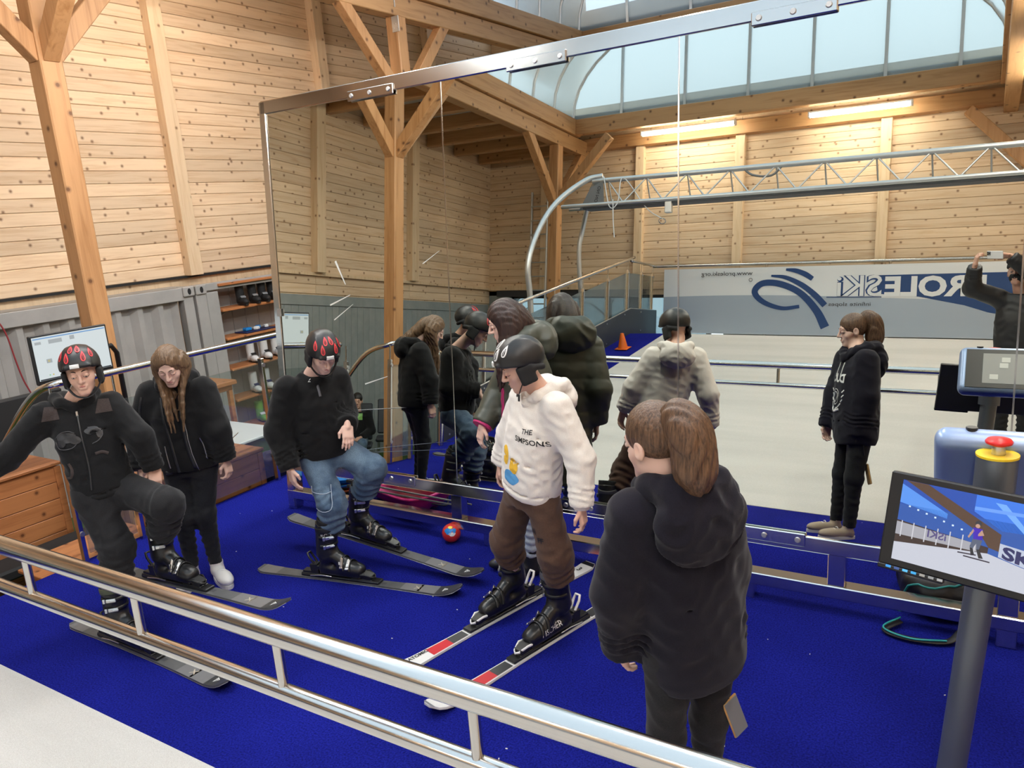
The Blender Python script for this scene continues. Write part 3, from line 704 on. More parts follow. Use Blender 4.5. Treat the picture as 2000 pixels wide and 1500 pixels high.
def head_sdf():
    X = 1
    d = [ell((0,-.012,.035), (.076,.096,.092)), ell((0,.030,-.047), (.056,.060,.075)), rcone((-.012,.070,-.103), (.012,.070,-.103), .016)]
    base = U(.03, *d)
    ck = U(.02, base, *[rcone((s*.040,.050,-.030), (s*.045,.035,-.02), .022) for s in (-1,1)], rcone((-.034,.080,.024), (.034,.080,.024), .011))
    ns = U(.011, ck, rcone((0,.091,.014), (0,.112,-.028), .0062,.0105), *[rcone((s*.011,.099,-.032), (s*.012,.094,-.031), .0068) for s in (-1,1)])
    so = ns
    for s in (-1, 1): so = SUB(.012, so, ell((s*.033,.104,.006), (.017,.014,.010)))
    for s in (-1, 1): so = U(.004, so, ell((s*.032,.080,.003), (.0150,.0135,.0115)))
    so = U(.008, so, rcone((-.019,.084,-.060), (.019,.084,-.060), .008), rcone((-.013,.086,-.072), (.013,.086,-.072), .0085))
    so = SUB(.003, so, rcone((-.022,.099,-.0655), (.022,.099,-.0655), .0022))
    for s in (-1, 1):
        ear = SUB(.004, ell((s*.077,-.006,-.008), (.011,.021,.033)), ell((s*.086,-.002,-.004), (.007,.011,.019)))
        so = U(.006, so, ear)
    return so
HEAD = head_sdf()
def hand_sdf(curl=.5, thumb=.3, spread=.06):
    """right hand: wrist at the origin, fingers along +y, back of the hand +z, thumb on -x"""
    fs = [rbox((0,.045,0), (.040,.048,.0145), .0135), rcone((0,-.05,0), (0,.01,0), .024,.026)]
    lens = (.074, .083, .077, .060); xs = (-.029, -.0095, .0095, .028)
    for i in range(4):
        p_ = A(xs[i], .088-.004*abs(i-1), .001); a = -curl*.55; sp = (i-1.3)*spread; L = lens[i]
        for k, fr_ in enumerate((.45, .31, .26)):
            dv = A(sin(sp)*cos(a), cos(sp)*cos(a), sin(a)); q = p_+dv*L*fr_; fs.append(rcone(p_, q, .0092-.0007*k, .0085-.0007*k)); p_ = q; a -= curl*(.85 if k == 0 else .7)
    t0 = A(-.030,.018,-.004); t1 = A(-.050-.012*thumb,.050,-.014-.01*curl); t2 = A(-.052-.020*thumb+.014*curl,.080,-.020-.018*curl)
    fs += [rcone(t0, t1, .0145,.0110), rcone(t1, t2, .0105,.0085)]
    return U(.007, *fs)
def body_mesh(J, sp):
    """head, neck, hands and the limbs under the clothes as one mesh"""
    mb = MB(); c = A(*J['head']); R = sp['Rh']; s = sp.get('hs', 1.0)
    nb = A(*J['chest']) + A(0,0,.02); nt = c + R@A(0,-.022,-.075)*s; fr_ = sp['front']
    hf = U(.028, local(HEAD, c, R, s), rcone(nt, nb+fr_*.005, .050*s, .060*s)); sp['head_f'] = hf
    add_sdf(mb, hf, *bounds([c+R@A(-.1,-.12,-.14)*s, c+R@A(.1,.13,.135)*s, c+R@A(.1,-.12,.135)*s, c+R@A(-.1,.13,-.14)*s, nb], .03), .0045 if sp.get('fine', 1) else .009)
    for k in 'LR':
        if sp.get('hand'+k) is None: continue
        dv, up, curl, th = sp['hand'+k]; y = A(*dv); y /= np.linalg.norm(y); z = A(*up); z -= y*(z@y); z /= np.linalg.norm(z); x = np.cross(y, z)
        if k == 'L': x = -x
        Rr = np.array([x, y, z]).T; hsz = sp.get('hands', .92); w = A(*J['wr'+k])
        f = local(hand_sdf(curl, th), w, Rr, hsz); sp['handf'+k] = f
        add_sdf(mb, f, *bounds([w-.06, w+.06, w+y*.2*hsz], .055), .0042 if sp.get('fine', 1) else .007)
    g_ = sp.get('build', 1.0)
    under = [chain([A(*J['pelvis']), (A(*J['pelvis'])+A(*J['chest']))/2, A(*J['chest'])-A(0,0,.04)], [.075*g_,.075*g_,.06*g_], .05)]
    for k in 'LR':
        under += [chain([A(*J['sh'+k]), A(*J['el'+k]), A(*J['wr'+k])], [.036,.030,.022], .02), chain([A(*J['hip'+k]), A(*J['knee'+k]), A(*J['ank'+k])], [.055,.042,.030], .02)]
    add_sdf(mb, U(.04, *under), *bounds([J[k] for k in J if k != 'head'], .1), .02)
    return mb
def face_parts(t, J, sp):
    c = A(*J['head']); R = sp['Rh']; s = sp.get('hs', 1.0); f = sp['head_f']; to = lambda p_: c + R@A(*p_)*s; d = -(R@A(0,1,0))
    def line(pts, r, name, m_, lift=.0005, rs=None, flat=1.0):
        P = drape([to(q) for q in pts], d, f, lift, .06); return MB().tube(spline(P, 3), r*s, 6, rs=None if rs is None else np.interp(np.linspace(0,1,len(pts)*3-2), np.linspace(0,1,len(rs)), np.array(rs)*s), flat=flat).build(name, m_, t)
    for k in (-1, 1):
        line([(k*.014,.11,.027), (k*.028,.11,.033), (k*.045,.10,.028)], .003, 'eyebrow', sp.get('brow', 'hair_dark'), .0, [.002,.0036,.0034,.0015])
        lid = sp.get('lid', -.004)
        line([(k*.0185,.11,lid+.001), (k*.026,.11,lid-.0025), (k*.034,.11,lid-.0035), (k*.042,.11,lid-.002), (k*.047,.10,lid+.001)], .0014, 'eyelash', 'lash', .0003)
        if sp.get('eyes'):
            P = to((k*.0315,.0835,lid+.0005)); add = MB(); add_sdf(add, local(ell((0,0,0), (.0105,.0095,.0052)), P, R, s), P-.016, P+.016, .002); e = add.build('eye', 'eye_white', t)
            P2 = to((k*.0320,.0905,lid+.0002)); a2 = MB(); add_sdf(a2, local(ell((0,0,0), (.0050,.0035,.0050)), P2, R, s), P2-.01, P2+.01, .0016); a2.build('iris', 'iris', e)
    mb = MB(); lf = U(.003, rcone((-.019,.0885,-.0605), (0,.0935,-.0588), .0032,.0048), rcone((.019,.0885,-.0605), (0,.0935,-.0588), .0032,.0048), rcone((-.015,.089,-.0705), (.015,.089,-.0705), .0048)); P = to((0,.09,-.065))
    add_sdf(mb, local(lf, c, R, s), P-.035, P+.035, .0025); mb.build('lips', 'lip_pink', t)
def sd_box(mb, f, pts, pad, h): return add_sdf(mb, f, *bounds(pts, pad), h)
def sleeves(J, k, r, cut=.02, over=0.0):
    sh, el, wr = [A(*J[q+k]) for q in ('sh', 'el', 'wr')]; d = wr-el; d /= np.linalg.norm(d); end = wr + d*over
    f = chain([sh, el, end+d*.05], [r[0], r[1], r[2]], .03); return INT(.008, f, half(end, d))
def legs(J, k, r, cutz=None, endp=None):
    h, kn, an = [A(*J[q+k]) for q in ('hip', 'knee', 'ank')]; f = chain([h, kn, an], r, .04); d = an-kn; d /= np.linalg.norm(d); end = an if endp is None else kn + (an-kn)*endp
    return INT(.008, f, half(end, d))
def person(name, label, J, sp, cat='person'):
    lo = min(J['ankL'][2], J['ankR'][2]); base = (J['pelvis'][0], J['pelvis'][1], sp.get('z0', 0.0)); t = thing(name, base, label, cat)
    body_mesh(J, sp).build('body', sp['skin'], t); face_parts(t, J, sp); return t
# ------------------------------------------------------------------ helmet
def helmet(t, J, sp, vent, tilt=0.0, vents=None, tagpos=None):
    c = A(*J['head']); R = sp['Rh']; s = sp.get('hs', 1.0); hc, hr = A(0,-.010,.047), A(.109,.136,.117)
    outer = ell(hc, hr); cut = lambda P: (.018 + .34*P[:, 1]) - P[:, 2]
    brim = U(.012, outer, rcone((-.055,.104,.062), (.055,.104,.062), .016))
    shell = INT(.010, brim, cut)
    crest = lambda P: shell(P) - .0030*np.exp(-((np.abs(P[:, 0])-.052-.25*np.maximum(0, P[:, 1]+.03))/.010)**2)*(P[:, 2] > .03)
    shell2 = SUB(.006, crest, ell((0,-.006,.022), (.090,.112,.100)))
    to = lambda p_: c + R@A(*p_)*s
    corners = [to((x,y,z)) for x in (-.13,.13) for y in (-.16,.15) for z in (-.06,.19)]
    mb = MB(); sd_box(mb, local(shell2, c, R, s), corners, .01, .0055); h_ = mb.build('helmet', 'helmet_black', t)
    mb = MB()
    for k in (-1, 1):
        pad = U(.02, rbox((k*.090,-.012,-.030), (.015,.044,.052), .013), rcone((k*.085,-.06,-.01), (k*.06,-.10,-.03), .018)); sd_box(mb, local(pad, c, R, s), [to((k*.09,-.012,-.03))], .15, .007)
    mb.build('ear_pad', 'black_matte', h_)
    st = [(-.092,.02,-.055), (-.075,.045,-.085), (-.045,.070,-.118), (0,.082,-.130), (.045,.070,-.118), (.075,.045,-.085), (.092,.02,-.055)]
    MB().tube(spline([to(q) for q in st], 4), .007*s, 8, flat=.35, up=R@A(0,0,1)).build('chin_strap', 'black_nylon', h_)
    MB().tube([to((-.048,.070,-.118)), to((-.046,.085,-.150))], .006*s, 8, flat=.4).build('strap_end', 'black_nylon', h_)
    for k in (-1, 1): MB().tube([to((k*.098,-.035,.0)), to((k*.095,-.03,-.04)), to((k*.082,.015,-.075))], .005*s, 6, flat=.4).build('strap', 'grey_plastic', h_)
    def patch(az, el_, out, rot, lift, nm, m_, par):
        n0 = A(sin(az)*cos(el_), cos(az)*cos(el_), sin(el_)); T = np.cross(n0, A(0,0,1)); T /= np.linalg.norm(T); Bv = np.cross(T, n0); r_ = [cos(rot)*T+sin(rot)*Bv, -sin(rot)*T+cos(rot)*Bv]
        p0 = hc + n0/np.sqrt(((n0/hr)**2).sum()); rings_ = []
        for q in (0.0, .5, 1.0): rings_.append([p0 + (r_[0]*a+r_[1]*b)*q for a, b in out])
        def onto(p_, l_): d = p_-hc; d = d/np.sqrt(((d/hr)**2).sum()); return to(hc + d + d/np.linalg.norm(d)*l_)
        n_ = len(out); vs = [onto(p0, lift)] + [onto(q, lift) for q in rings_[1]] + [onto(q, lift) for q in rings_[2]] + [onto(q, -.004) for q in rings_[2]]
        fs = [(0, 1+i, 1+(i+1) % n_) for i in range(n_)] + [(1+i, 1+n_+i, 1+n_+(i+1) % n_, 1+(i+1) % n_) for i in range(n_)] + [(1+n_+i, 1+2*n_+i, 1+2*n_+(i+1) % n_, 1+n_+(i+1) % n_) for i in range(n_)]
        return MB().add(vs, fs).build(nm, m_, par)
    def drop(w, l): return [(w*sin(a)*max(0.02, sin(a/2))**1.2*1.2, l/2*cos(a)) for a in np.linspace(0, 2*pi, 21)[:-1]]
    for az, el_, rot, sc in vents or ((-.42,.60,.25,1), (.42,.60,-.25,1), (-.30,1.08,.15,.95), (.30,1.08,-.15,.95), (-1.0,.70,.55,1), (1.0,.70,-.55,1)):
        v_ = patch(az, el_, [(a*sc, b*sc) for a, b in drop(.0150, .070)], rot, .0042, 'vent', vent, h_)
        patch(az, el_, [(a*.48*sc, b*.60*sc-.006) for a, b in drop(.0150, .070)], rot, .0056, 'vent_slot', 'black_matte', v_)
        patch(az, el_, [(-.0013,-.022), (.0013,-.022), (.0013,.006), (-.0013,.006)], rot, .0064, 'vent_bar', vent, v_)
    if tagpos is not None:
        p_ = patch(tagpos[0], tagpos[1], [(-.023,-.011), (.023,-.011), (.023,.011), (-.023,.011)], tagpos[2], .0030+.0065*(tagpos[3] if len(tagpos) > 3 else 0), 'sticker', 'print_white', h_)
    return h_
# ------------------------------------------------------------------ ski boots and skis
def boot_sdf():
    low = U(.03, rbox((0,.150,.030), (.037,.150,.028), .02), ell((0,.225,.052), (.047,.085,.040)), rcone((0,.185,.075), (0,.085,.135), .036,.046), rcone((0,.045,.06), (0,.05,.13), .042,.047))
    low = INT(.006, low, half((0,0,.0), (0,0,-1)))
    cuff = fcone((0,.045,.115), (0,.085,.335), .060,.073, .90, A(1,0,0)); cuff = U(.02, cuff, rcone((0,.06,.12), (0,.07,.16), .05))
    b = U(.016, low, cuff); b = SUB(.008, b, fcone((0,.075,.27), (0,.10,.40), .053,.062))
    groove = lambda P: b(P) + .0022*np.exp(-((P[:, 2]-.128-.25*(P[:, 1]-.06))/.004)**2) + .0018*np.exp(-((P[:, 2]-.026)/.003)**2)
    return groove
BOOT = boot_sdf(); _boot = None
_bm = MB(); add_sdf(_bm, BOOT, (-.08,-.03,-.02), (.08,.33,.36), .0062); BOOT_V = np.array(_bm.v); BOOT_F = _bm.f
def ski_boot(t, heel, fwd, up=(0,0,1), side=1, strap='strap_grey', shell='boot_black', s=1.08, marks=(), accent=None, tagw=True):
    """side=+1: buckles' levers on +x (outer side of a left... seen side)"""
    R = frame(fwd, up); heel = A(*heel); to = lambda p_: heel + R@A(*p_)*s
    def place(mb, nm, m_, par): mb.v = [tuple(heel + R@A(*q)*s) for q in mb.v]; return mb.build(nm, m_, par)
    m0 = MB(); m0.add(BOOT_V.tolist(), BOOT_F, True); b = place(m0, 'ski_boot', shell, t)
    m1 = MB(); m1.tube([(.0655*cos(a), .081+.073*sin(a), .302+.012*sin(a)) for a in np.linspace(0, 2*pi, 25)[:-1]], .019, 8, True, flat=.16, up=(1,0,0)); place(m1, 'power_strap', strap, b)
    m2 = MB(); add_sdf(m2, U(.01, SUB(.006, fcone((0,.076,.28), (0,.094,.362), .060,.066), fcone((0,.08,.25), (0,.11,.42), .050,.056))), (-.08,-.0,.26), (.08,.18,.38), .006); place(m2, 'liner', 'black_matte', b)
    m3 = MB().box((0,.15,.008), (.068,.292,.014), bev=.005); place(m3, 'sole', 'black_plastic', b)
    fb0 = BOOT
    for k, (y, z) in enumerate(((.232,.075), (.190,.098), (.140,.200), (.150,.258))):
        # strap hugging the shell from one side over the front to the other
        if k < 2: pts = [A(cos(a)*.10, y-.012*sin(a), .045+sin(a)*.10) for a in np.linspace(.15, pi-.15, 15)]; dirs = [norm(A(-cos(a), 0, -sin(a))) for a in np.linspace(.15, pi-.15, 15)]
        else: pts = [A(cos(a)*.14, .07+sin(a)*.14, z) for a in np.linspace(-.15, pi+.15, 15)]; dirs = [norm(A(-cos(a), -sin(a), 0)) for a in np.linspace(-.15, pi+.15, 15)]
        P_ = [drape([q], d_, fb0, .003, .05)[0] for q, d_ in zip(pts, dirs)]
        mb = MB(); mb.tube(P_, .012, 6, flat=.28, up=tuple(-dirs[0])); sbase = place(mb, 'buckle_strap', 'black_plastic', b)
        i0 = 4 if side > 0 else 10; q, d_ = P_[i0], dirs[i0]; tg = norm(P_[i0+1]-P_[i0-1]); Rb = np.array([tg, np.cross(-d_, tg), -d_]).T
        mb = MB(); mb.box(q-d_*.006, (.050,.020,.010), Rb, .003); mb.box(q-d_*.012+tg*.012*side, (.030,.008,.006), Rb, .002); mb.box(q-d_*.007-tg*.034*side, (.014,.024,.008), Rb, .002); place(mb, 'buckle', 'steel_satin', sbase)
    fb = local(BOOT, heel, R, s)
    if tagw: print_on(*quad2(.034,.016), to((side*.050,.175,.10)), R@A(-side*.0,1,0)*s*side, R@A(-side*.6,0,.8)*s, fb, 'print_white', 'sticker', b, 1)
    for txt, o, u, v, size, m_ in marks: print_on(*text2d(txt, size), to(o), R@A(*u)*s, R@A(*v)*s, fb, m_, 'lettering', b, 1)
    if accent: print_on([(0,0,0), (.024,0,0), (.012,.020,0)], [(0,1,2)], to((-.012,.262,.12)), R@A(1,0,0)*s, R@A(0,.75,.66)*s, fb, accent, 'emblem', b, 2)
    return b
def quad2(w, h): return [(-w/2,-h/2,0), (w/2,-h/2,0), (w/2,h/2,0), (-w/2,h/2,0)], [(0,1,2,3)]
def ski(label, c, fwd, up, fore, aft, style, group='skis'):
    """c: point on top of the ski under the middle of the boot"""
    R = frame(fwd, up); c = A(*c); t = thing('ski', tuple(c-R@A(0,0,.02)), label, 'ski', group); to = lambda p_: tuple(c + R@A(*p_)); L = fore+aft
    N = 44; ss = np.linspace(-aft, fore, N)
    def w(s_):
        q = (s_+aft)/L; base = .0365+.020*(2*abs(q-.47))**2.0
        if q > .955: base *= max(.25, math.sqrt(max(0, 1-((q-.955)/.047)**2)))
        if q < .02: base *= .7+.3*q/.02
        return base
    def zt(s_):
        z = 0.0
        if s_ > fore-.20: z += .055*((s_-fore+.20)/.20)**2
        if s_ < -aft+.08: z += .012*((-aft+.08-s_)/.08)**2
        return z
    def sheet(a, b, wi, dz, nm, m_, x0=-1, x1=1, par=t):
        ss_ = np.linspace(a, b, max(3, int((b-a)/.03)+2)); mb = MB(); mb.grid(np.array([[to((x*w(s_)*wi, s_, zt(s_)+dz)) for x in (x0, x1)] for s_ in ss_])[:, ::-1], False); return mb.build(nm, m_, par)
    mb = MB(); prof = []
    P = np.array([[to(q) for q in ((-w(s_), s_, zt(s_)-.012), (-w(s_)*.97, s_, zt(s_)), (w(s_)*.97, s_, zt(s_)), (w(s_), s_, zt(s_)-.012))] for s_ in ss]); P = np.concatenate([P, P[:, :1]], 1); mb.grid(P[:, ::-1], False)
    mb.add([P[0,i] for i in range(4)], [(0,1,2,3)]); mb.add([P[-1,i] for i in range(4)], [(3,2,1,0)])
    sb = mb.build('ski_body', style['body'], t)
    for (a, b, wi, x0, x1, m_) in style['panels'](fore, aft): sheet(a, b, wi, .0012, 'top_panel', m_, x0, x1, sb)
    # the print files: lettering lies flat on the top sheet
    for (txt, s0, x0, size, m_, rot) in style.get('text', lambda f_, a_: ())(fore, aft):
        vs, fs = text2d(txt, size, .001); cr, sr_ = cos(rot), sin(rot); pts = []
        for a, b_, _ in vs: yy = s0 + a*sr_ + b_*cr; pts.append(to((x0 + a*cr - b_*sr_, yy, zt(yy)+.0025)))
        MB().add(pts, fs).build('lettering', m_, sb)
    if style.get('emblem'):
        for kk, mm in enumerate(style['emblem']):
            k_ = (1.0, .60, .28)[kk]; s0 = fore-.115; mbx = MB(); mbx.add([to((x*.021*k_, s0+y*.021*k_, zt(s0+y*.021*k_)+.002+.0006*kk)) for x, y in ((-1,-.7), (1,-.7), (0,1.0))], [(0,1,2)]); mbx.build('emblem', mm, sb)
    # edges
    mb = MB()
    for k in (-1, 1): mb.tube([to((k*w(s_), s_, zt(s_)-.0115)) for s_ in ss], .0016, 5)
    mb.build('steel_edge', 'steel_satin', t)
    bc = style.get('bind', 'black_plastic'); hi_ = style.get('hi', 'black_plastic')
    # binding plate, toe piece, heel piece with lever, brake arms
    def pb(pieces, nm, m_, par=t):
        mb = MB()
        for cc, sz, rot in pieces: mb.box(to(cc), sz, R@rot, .004)
        return mb.build(nm, m_, par)
    I3 = np.eye(3)
    pb([((0,.0,.010), (.066,.60,.016), I3), ((0,.17,.018), (.060,.16,.014), I3), ((0,-.20,.018), (.060,.20,.014), I3)], 'binding_plate', 'black_plastic')
    tp = pb([((0,.205,.040), (.056,.080,.040), rx(-.25)), ((0,.165,.050), (.070,.022,.030), I3)], 'toe_piece', bc)
    mb = MB(); mb.tube([to(q) for q in ((-.034,.168,.055), (-.036,.20,.060), (-.018,.250,.040), (0,.262,.034), (.018,.250,.040), (.036,.20,.060), (.034,.168,.055))], .008, 6, flat=.6); mb.build('toe_rim', hi_, tp)
    hp = pb([((0,-.195,.055), (.052,.060,.070), rx(.12)), ((0,-.165,.066), (.050,.030,.030), I3), ((0,-.24,.028), (.050,.10,.022), I3)], 'heel_piece', bc)
    mb = MB(); mb.tube([to(q) for q in ((-.016,-.190,.085), (-.020,-.225,.135), (-.014,-.238,.160), (.014,-.238,.160), (.020,-.225,.135), (.016,-.190,.085))], .008, 6); mb.build('heel_lever', hi_, hp)
    mb = MB()
    for k in (-1, 1): mb.tube([to(q) for q in ((k*.040,-.05,.024), (k*.048,-.12,.030), (k*.050,-.21,.020))], .004, 6)
    mb.build('brake_arm', 'steel_satin', tp)
    return t
def norm(v): v = np.asarray(v, float); return v/np.linalg.norm(v)
def look(yaw_vec, down=0.0, roll=0.0):
    """head frame: faces along yaw_vec, nods down, tilts by roll"""
    f = norm(A(yaw_vec[0], yaw_vec[1], 0)); r = A(f[1], -f[0], 0); R = np.array([r, f, A(0,0,1)]).T; return R@rx(-down)@ry(roll)
def spine(J, k, off=0.0, fr_=None):
    p_, c = A(*J['pelvis']), A(*J['chest']); q = p_ + (c-p_)*k
    return q if fr_ is None else q + fr_*off
def top_f(J, sp, st, sr, over=.0, ksh=.05, fold=.004, fs=.045, seed=0, ringamp=.004):
    fr_, lat = sp['front'], sp['lat']
    ax_ = norm(A(*J['chest'])-A(*J['pelvis'])); st2 = [(st[0][0]-.08,)+tuple(st[0][1:])]+list(st)
    f = loft([(spine(J, k, o, fr_), w, d) for k, w, d, o in st2], lat, fr_, True, 2.3); hem = spine(J, st[0][0])
    f0 = f; f = INT(.010, lambda P: f0(P) - fold*ridge(P, fs, seed)*np.clip(((P-hem)@ax_-.02)/.10, 0, 1), half(hem, -ax_))
    f = U(ksh, f, *[crease(sleeves(J, k, sr, over=over), fold, fs, seed+1) for k in 'LR'])
    for k in 'LR': f = rings(f, J['el'+k], J['wr'+k], .45, .93, ringamp, .030)
    return f
def pts_of(J, keys): return [J[k] for k in keys]
UP = ('pelvis','chest','shL','shR','elL','elR','wrL','wrR')
DN = ('pelvis','hipL','hipR','kneeL','kneeR','ankL','ankR')
def trousers_f(J, sp, r, end=1.0, seat=(.15,.115), fold=.004, fs=.05, seed=1, low=.0, ringamp=.006):
    fr_, lat = sp['front'], sp['lat']; p_ = A(*J['pelvis'])
    f = U(.05, loft([(p_+A(0,0,-.10), seat[0]*.9, seat[1]), (p_+A(0,0,.0), seat[0], seat[1]), (p_+A(0,0,.08), seat[0]*.86, seat[1]*.84)], lat, fr_, True, 2.2), *[legs(J, k, r, endp=end) for k in 'LR'])
    f = crease(f, fold, fs, seed)
    for k in 'LR': f = rings(f, J['knee'+k], J['ank'+k], .05, end+.02, ringamp, .05); f = rings(f, J['hip'+k], J['knee'+k], .72, 1.02, ringamp*.5, .06)
    return f
def garment(t, name, m_, f, pts, pad=.14, h=.011): mb = MB(); sd_box(mb, f, pts, pad, h); return mb.build(name, m_, t)
def hood_f(J, sp, rr=.034, back=(.13,.055,.10), drop=-.05, lift=0.0):
    c = A(*J['chest']) + A(0,0,.015+lift); F, Lt = sp['front'], sp['lat']
    ring = [c+F*.085+A(0,0,-.045), c+F*.055+Lt*.075+A(0,0,.0), c+Lt*.098-F*.02+A(0,0,.030), c+Lt*.070-F*.095+A(0,0,.025), c-F*.125+A(0,0,.0), c-Lt*.070-F*.095+A(0,0,.025), c-Lt*.098-F*.02+A(0,0,.030), c+F*.055-Lt*.075+A(0,0,.0), c+F*.085+A(0,0,-.045)]
    f = U(.02, chain(ring, [rr*.75, rr*.85, rr, rr*1.2, rr*1.3, rr*1.2, rr, rr*.85, rr*.75], .015), ell(c-F*.125+A(0,0,drop), back, np.array([Lt, F, A(0,0,1)]).T))
    return f, ring
def sneaker(t, heel, fwd, m_='white_plastic', s=1.0, sole='white_plastic'):
    R = frame(fwd); heel = A(*heel); f = U(.02, ell((0,.19,.040), (.044,.085,.036)), rbox((0,.10,.040), (.036,.095,.034), .03), rcone((0,.055,.06), (0,.05,.095), .036,.040))
    f = INT(.006, f, half((0,0,.012), (0,0,-1))); f = SUB(.008, f, fcone((0,.055,.085), (0,.05,.13), .028,.032)); mb = MB(); add_sdf(mb, f, (-.07,-.03,-.01), (.07,.30,.13), .006); mb.v = [tuple(heel+R@A(*q)*s) for q in mb.v]; b = mb.build('shoe', m_, t)
    mb = MB(); out = [(.042*cos(a)*(1+.12*sin(a)), .135+.142*sin(a)) for a in np.linspace(0, 2*pi, 25)[:-1]]; mb.prism([(p_[0], p_[1]) for p_ in out], (0,0,0), (1,0,0), (0,1,0), (0,0,1), .022); mb.v = [tuple(heel+R@A(*q)*s) for q in mb.v]; mb.build('sole', sole, b)
    mb = MB()
    for k in range(4): mb.tube([tuple(heel+R@A(x, .135+.022*k, .090-.010*k-abs(x)*.35)*s) for x in (-.022,0,.022)], .003, 5)
    mb.build('lace', 'white_plastic', b); return b
def tube_on(t, name, m_, pts, d, f, r, lift=.001, n=5, flat=1.0): P = drape(spline([A(*q) for q in pts], n), d, f, lift); return MB().tube(P, r, 6, flat=flat, up=-np.asarray(d)).build(name, m_, t)
grey_style = dict(body='ski_grey', emblem=('print_white', 'ski_dark', 'print_white'), panels=lambda f_, a_: ((f_-.42, f_-.17, .985, -1, 1, 'ski_mid'), (f_-.17, f_-.015, .985, -1, 1, 'ski_dark'), (-a_+.02, -a_+.16, .985, -1, 1, 'ski_mid'), (f_-.30, f_-.285, .9, -1, 1, 'ski_line'), (.30, .34, .35, -1, 1, 'print_grey')), text=lambda f_, a_: (('X', f_-.31, -.022, .055, 'ski_line', 0), ('▽', f_-.16, -.02, .03, 'print_white', 0)) if 0 else (('X', f_-.33, -.020, .055, 'ski_line', 0),))
noisy('ski_grey', (.075,.078,.08), (.11,.112,.115), 8., .38); mat('ski_mid', (.16,.16,.165), .35); mat('ski_dark', (.040,.042,.045), .32); mat('ski_line', (.45,.40,.32), .4); mat('ski_white', (.74,.74,.73), .3)
def emblem_tri(t_, c, fwd, up, s0, m1='print_white', m2='ski_dark'):
    R = frame(fwd, up); c = A(*c); to = lambda p_: tuple(c+R@A(*p_)); z = .055*max(0, 0)+.004
    for k, m_ in ((1.0, m1), (.62, m2), (.30, m1)): MB().add([to((-.020*k, s0+.010-.014*k, z+.0006*(2-k))), to((.020*k, s0+.010-.014*k, z+.0006*(2-k))), to((0, s0+.010+.018*k, z+.0006*(2-k)))], [(0,1,2)]).build('emblem', m_, t_)
white_style = dict(body='ski_white', emblem=('print_black', 'ski_white'), bind='black_plastic', hi='helmet_white',
    panels=lambda f_, a_: ((.31, .42, .80, -1, 1, 'ski_dark'), (.42, .56, .80, -1, 1, 'print_red'), (f_-.022, f_-.004, .95, -1, 1, 'grey_plastic'), (-.42, -.31, .80, -1, 1, 'ski_dark'), (-.50, -.42, .80, -1, 1, 'print_red'), (-a_+.005, -a_+.035, .97, -1, 1, 'black_plastic')),
    text=lambda f_, a_: (('ATOMIC', f_-.13, .016, .034, 'print_black', pi/2-pi), ('3', -a_+.09, -.02, .06, 'print_black', pi)))
white_style['text'] = lambda f_, a_: (('ATOMIC', f_-.155, .014, .034, 'print_black', -pi/2), ('3', -a_+.12, .020, .06, 'print_black', pi))
# ================================================================== boy in the white hoodie
J = dict(pelvis=(-1.985,3.26,.88), chest=(-1.885,3.235,1.385), hipL=(-1.905,3.215,.86), hipR=(-2.065,3.295,.86), shL=(-1.755,3.165,1.345), shR=(-2.015,3.300,1.345), head=(-1.925,3.140,1.545), elL=(-1.650,3.180,1.085), wrL=(-1.635,3.135,.850), elR=(-2.150,3.345,1.120), wrR=(-2.225,3.345,.945), ankL=(-1.895,3.345,.16), ankR=(-2.275,3.50,.16), kneeL=(-1.850,3.225,.525), kneeR=(-2.215,3.320,.500))
F = norm((-.45,-.89,0)); Lt = A(-F[1], F[0], 0)
sp = dict(front=F, lat=Lt, Rh=look((-.82,-.57), .36, .0), hs=.95, skin='skin_fair', lid=-.006, brow='hair_dark', handL=((.12,-.05,-1), (.9,.1,0), .75, .5), handR=((-.25,.0,-1), (-.9,-.2,0), .55, .4), hands=.88)
t = person('person', 'boy in a white hoodie, brown joggers and black helmet standing on white skis', J, sp)
F5 = top_f(J, sp, [(-.06,.164,.128,.0), (-.03,.172,.136,.0), (.05,.176,.140,.006), (.35,.170,.134,.012), (.65,.170,.122,.008), (.88,.145,.098,-.002), (1.02,.085,.075,-.005)], (.078,.072,.056), -.01, fold=.0038, fs=.038, seed=2)
hd, ring = hood_f(J, sp, .030, (.125,.055,.085), -.045); fh = crease(hd, .004, .03, 5)
hoodie = garment(t, 'hoodie', 'white_sweat', F5, pts_of(J, UP), .14, .010); garment(hoodie, 'hood', 'white_sweat', fh, ring+[A(*J['chest'])-F*.13-A(0,0,.1)], .08, .008)
for k in 'LR':
    d = norm(A(*J['wr'+k])-A(*J['el'+k])); w = A(*J['wr'+k]); MB().tube([w-d*.055, w-d*.045, w-d*.0, w+d*.008], .04, 20, rs=[.040,.044,.040,.034]).build('cuff', 'white_sweat', hoodie)
o = spine(J, .60, .3, F) + Lt*.012; u = norm(np.cross(A(0,0,1), F)); u = -norm(np.cross(F, A(0,0,1))) if 0 else norm(np.cross(A(0,0,1), F)); v = A(0,0,1)
u = norm(np.cross(v, F))
print_on(*text2d('THE', .034, .0006), o+u*.045+v*.030, u, v, F5, 'print_black', 'lettering', hoodie, 1); print_on(*text2d('SIMPSONS', .038, .0006), o+u*.0+v*(-.012), norm(u-v*.12), v, F5, 'print_black', 'lettering', hoodie, 1)
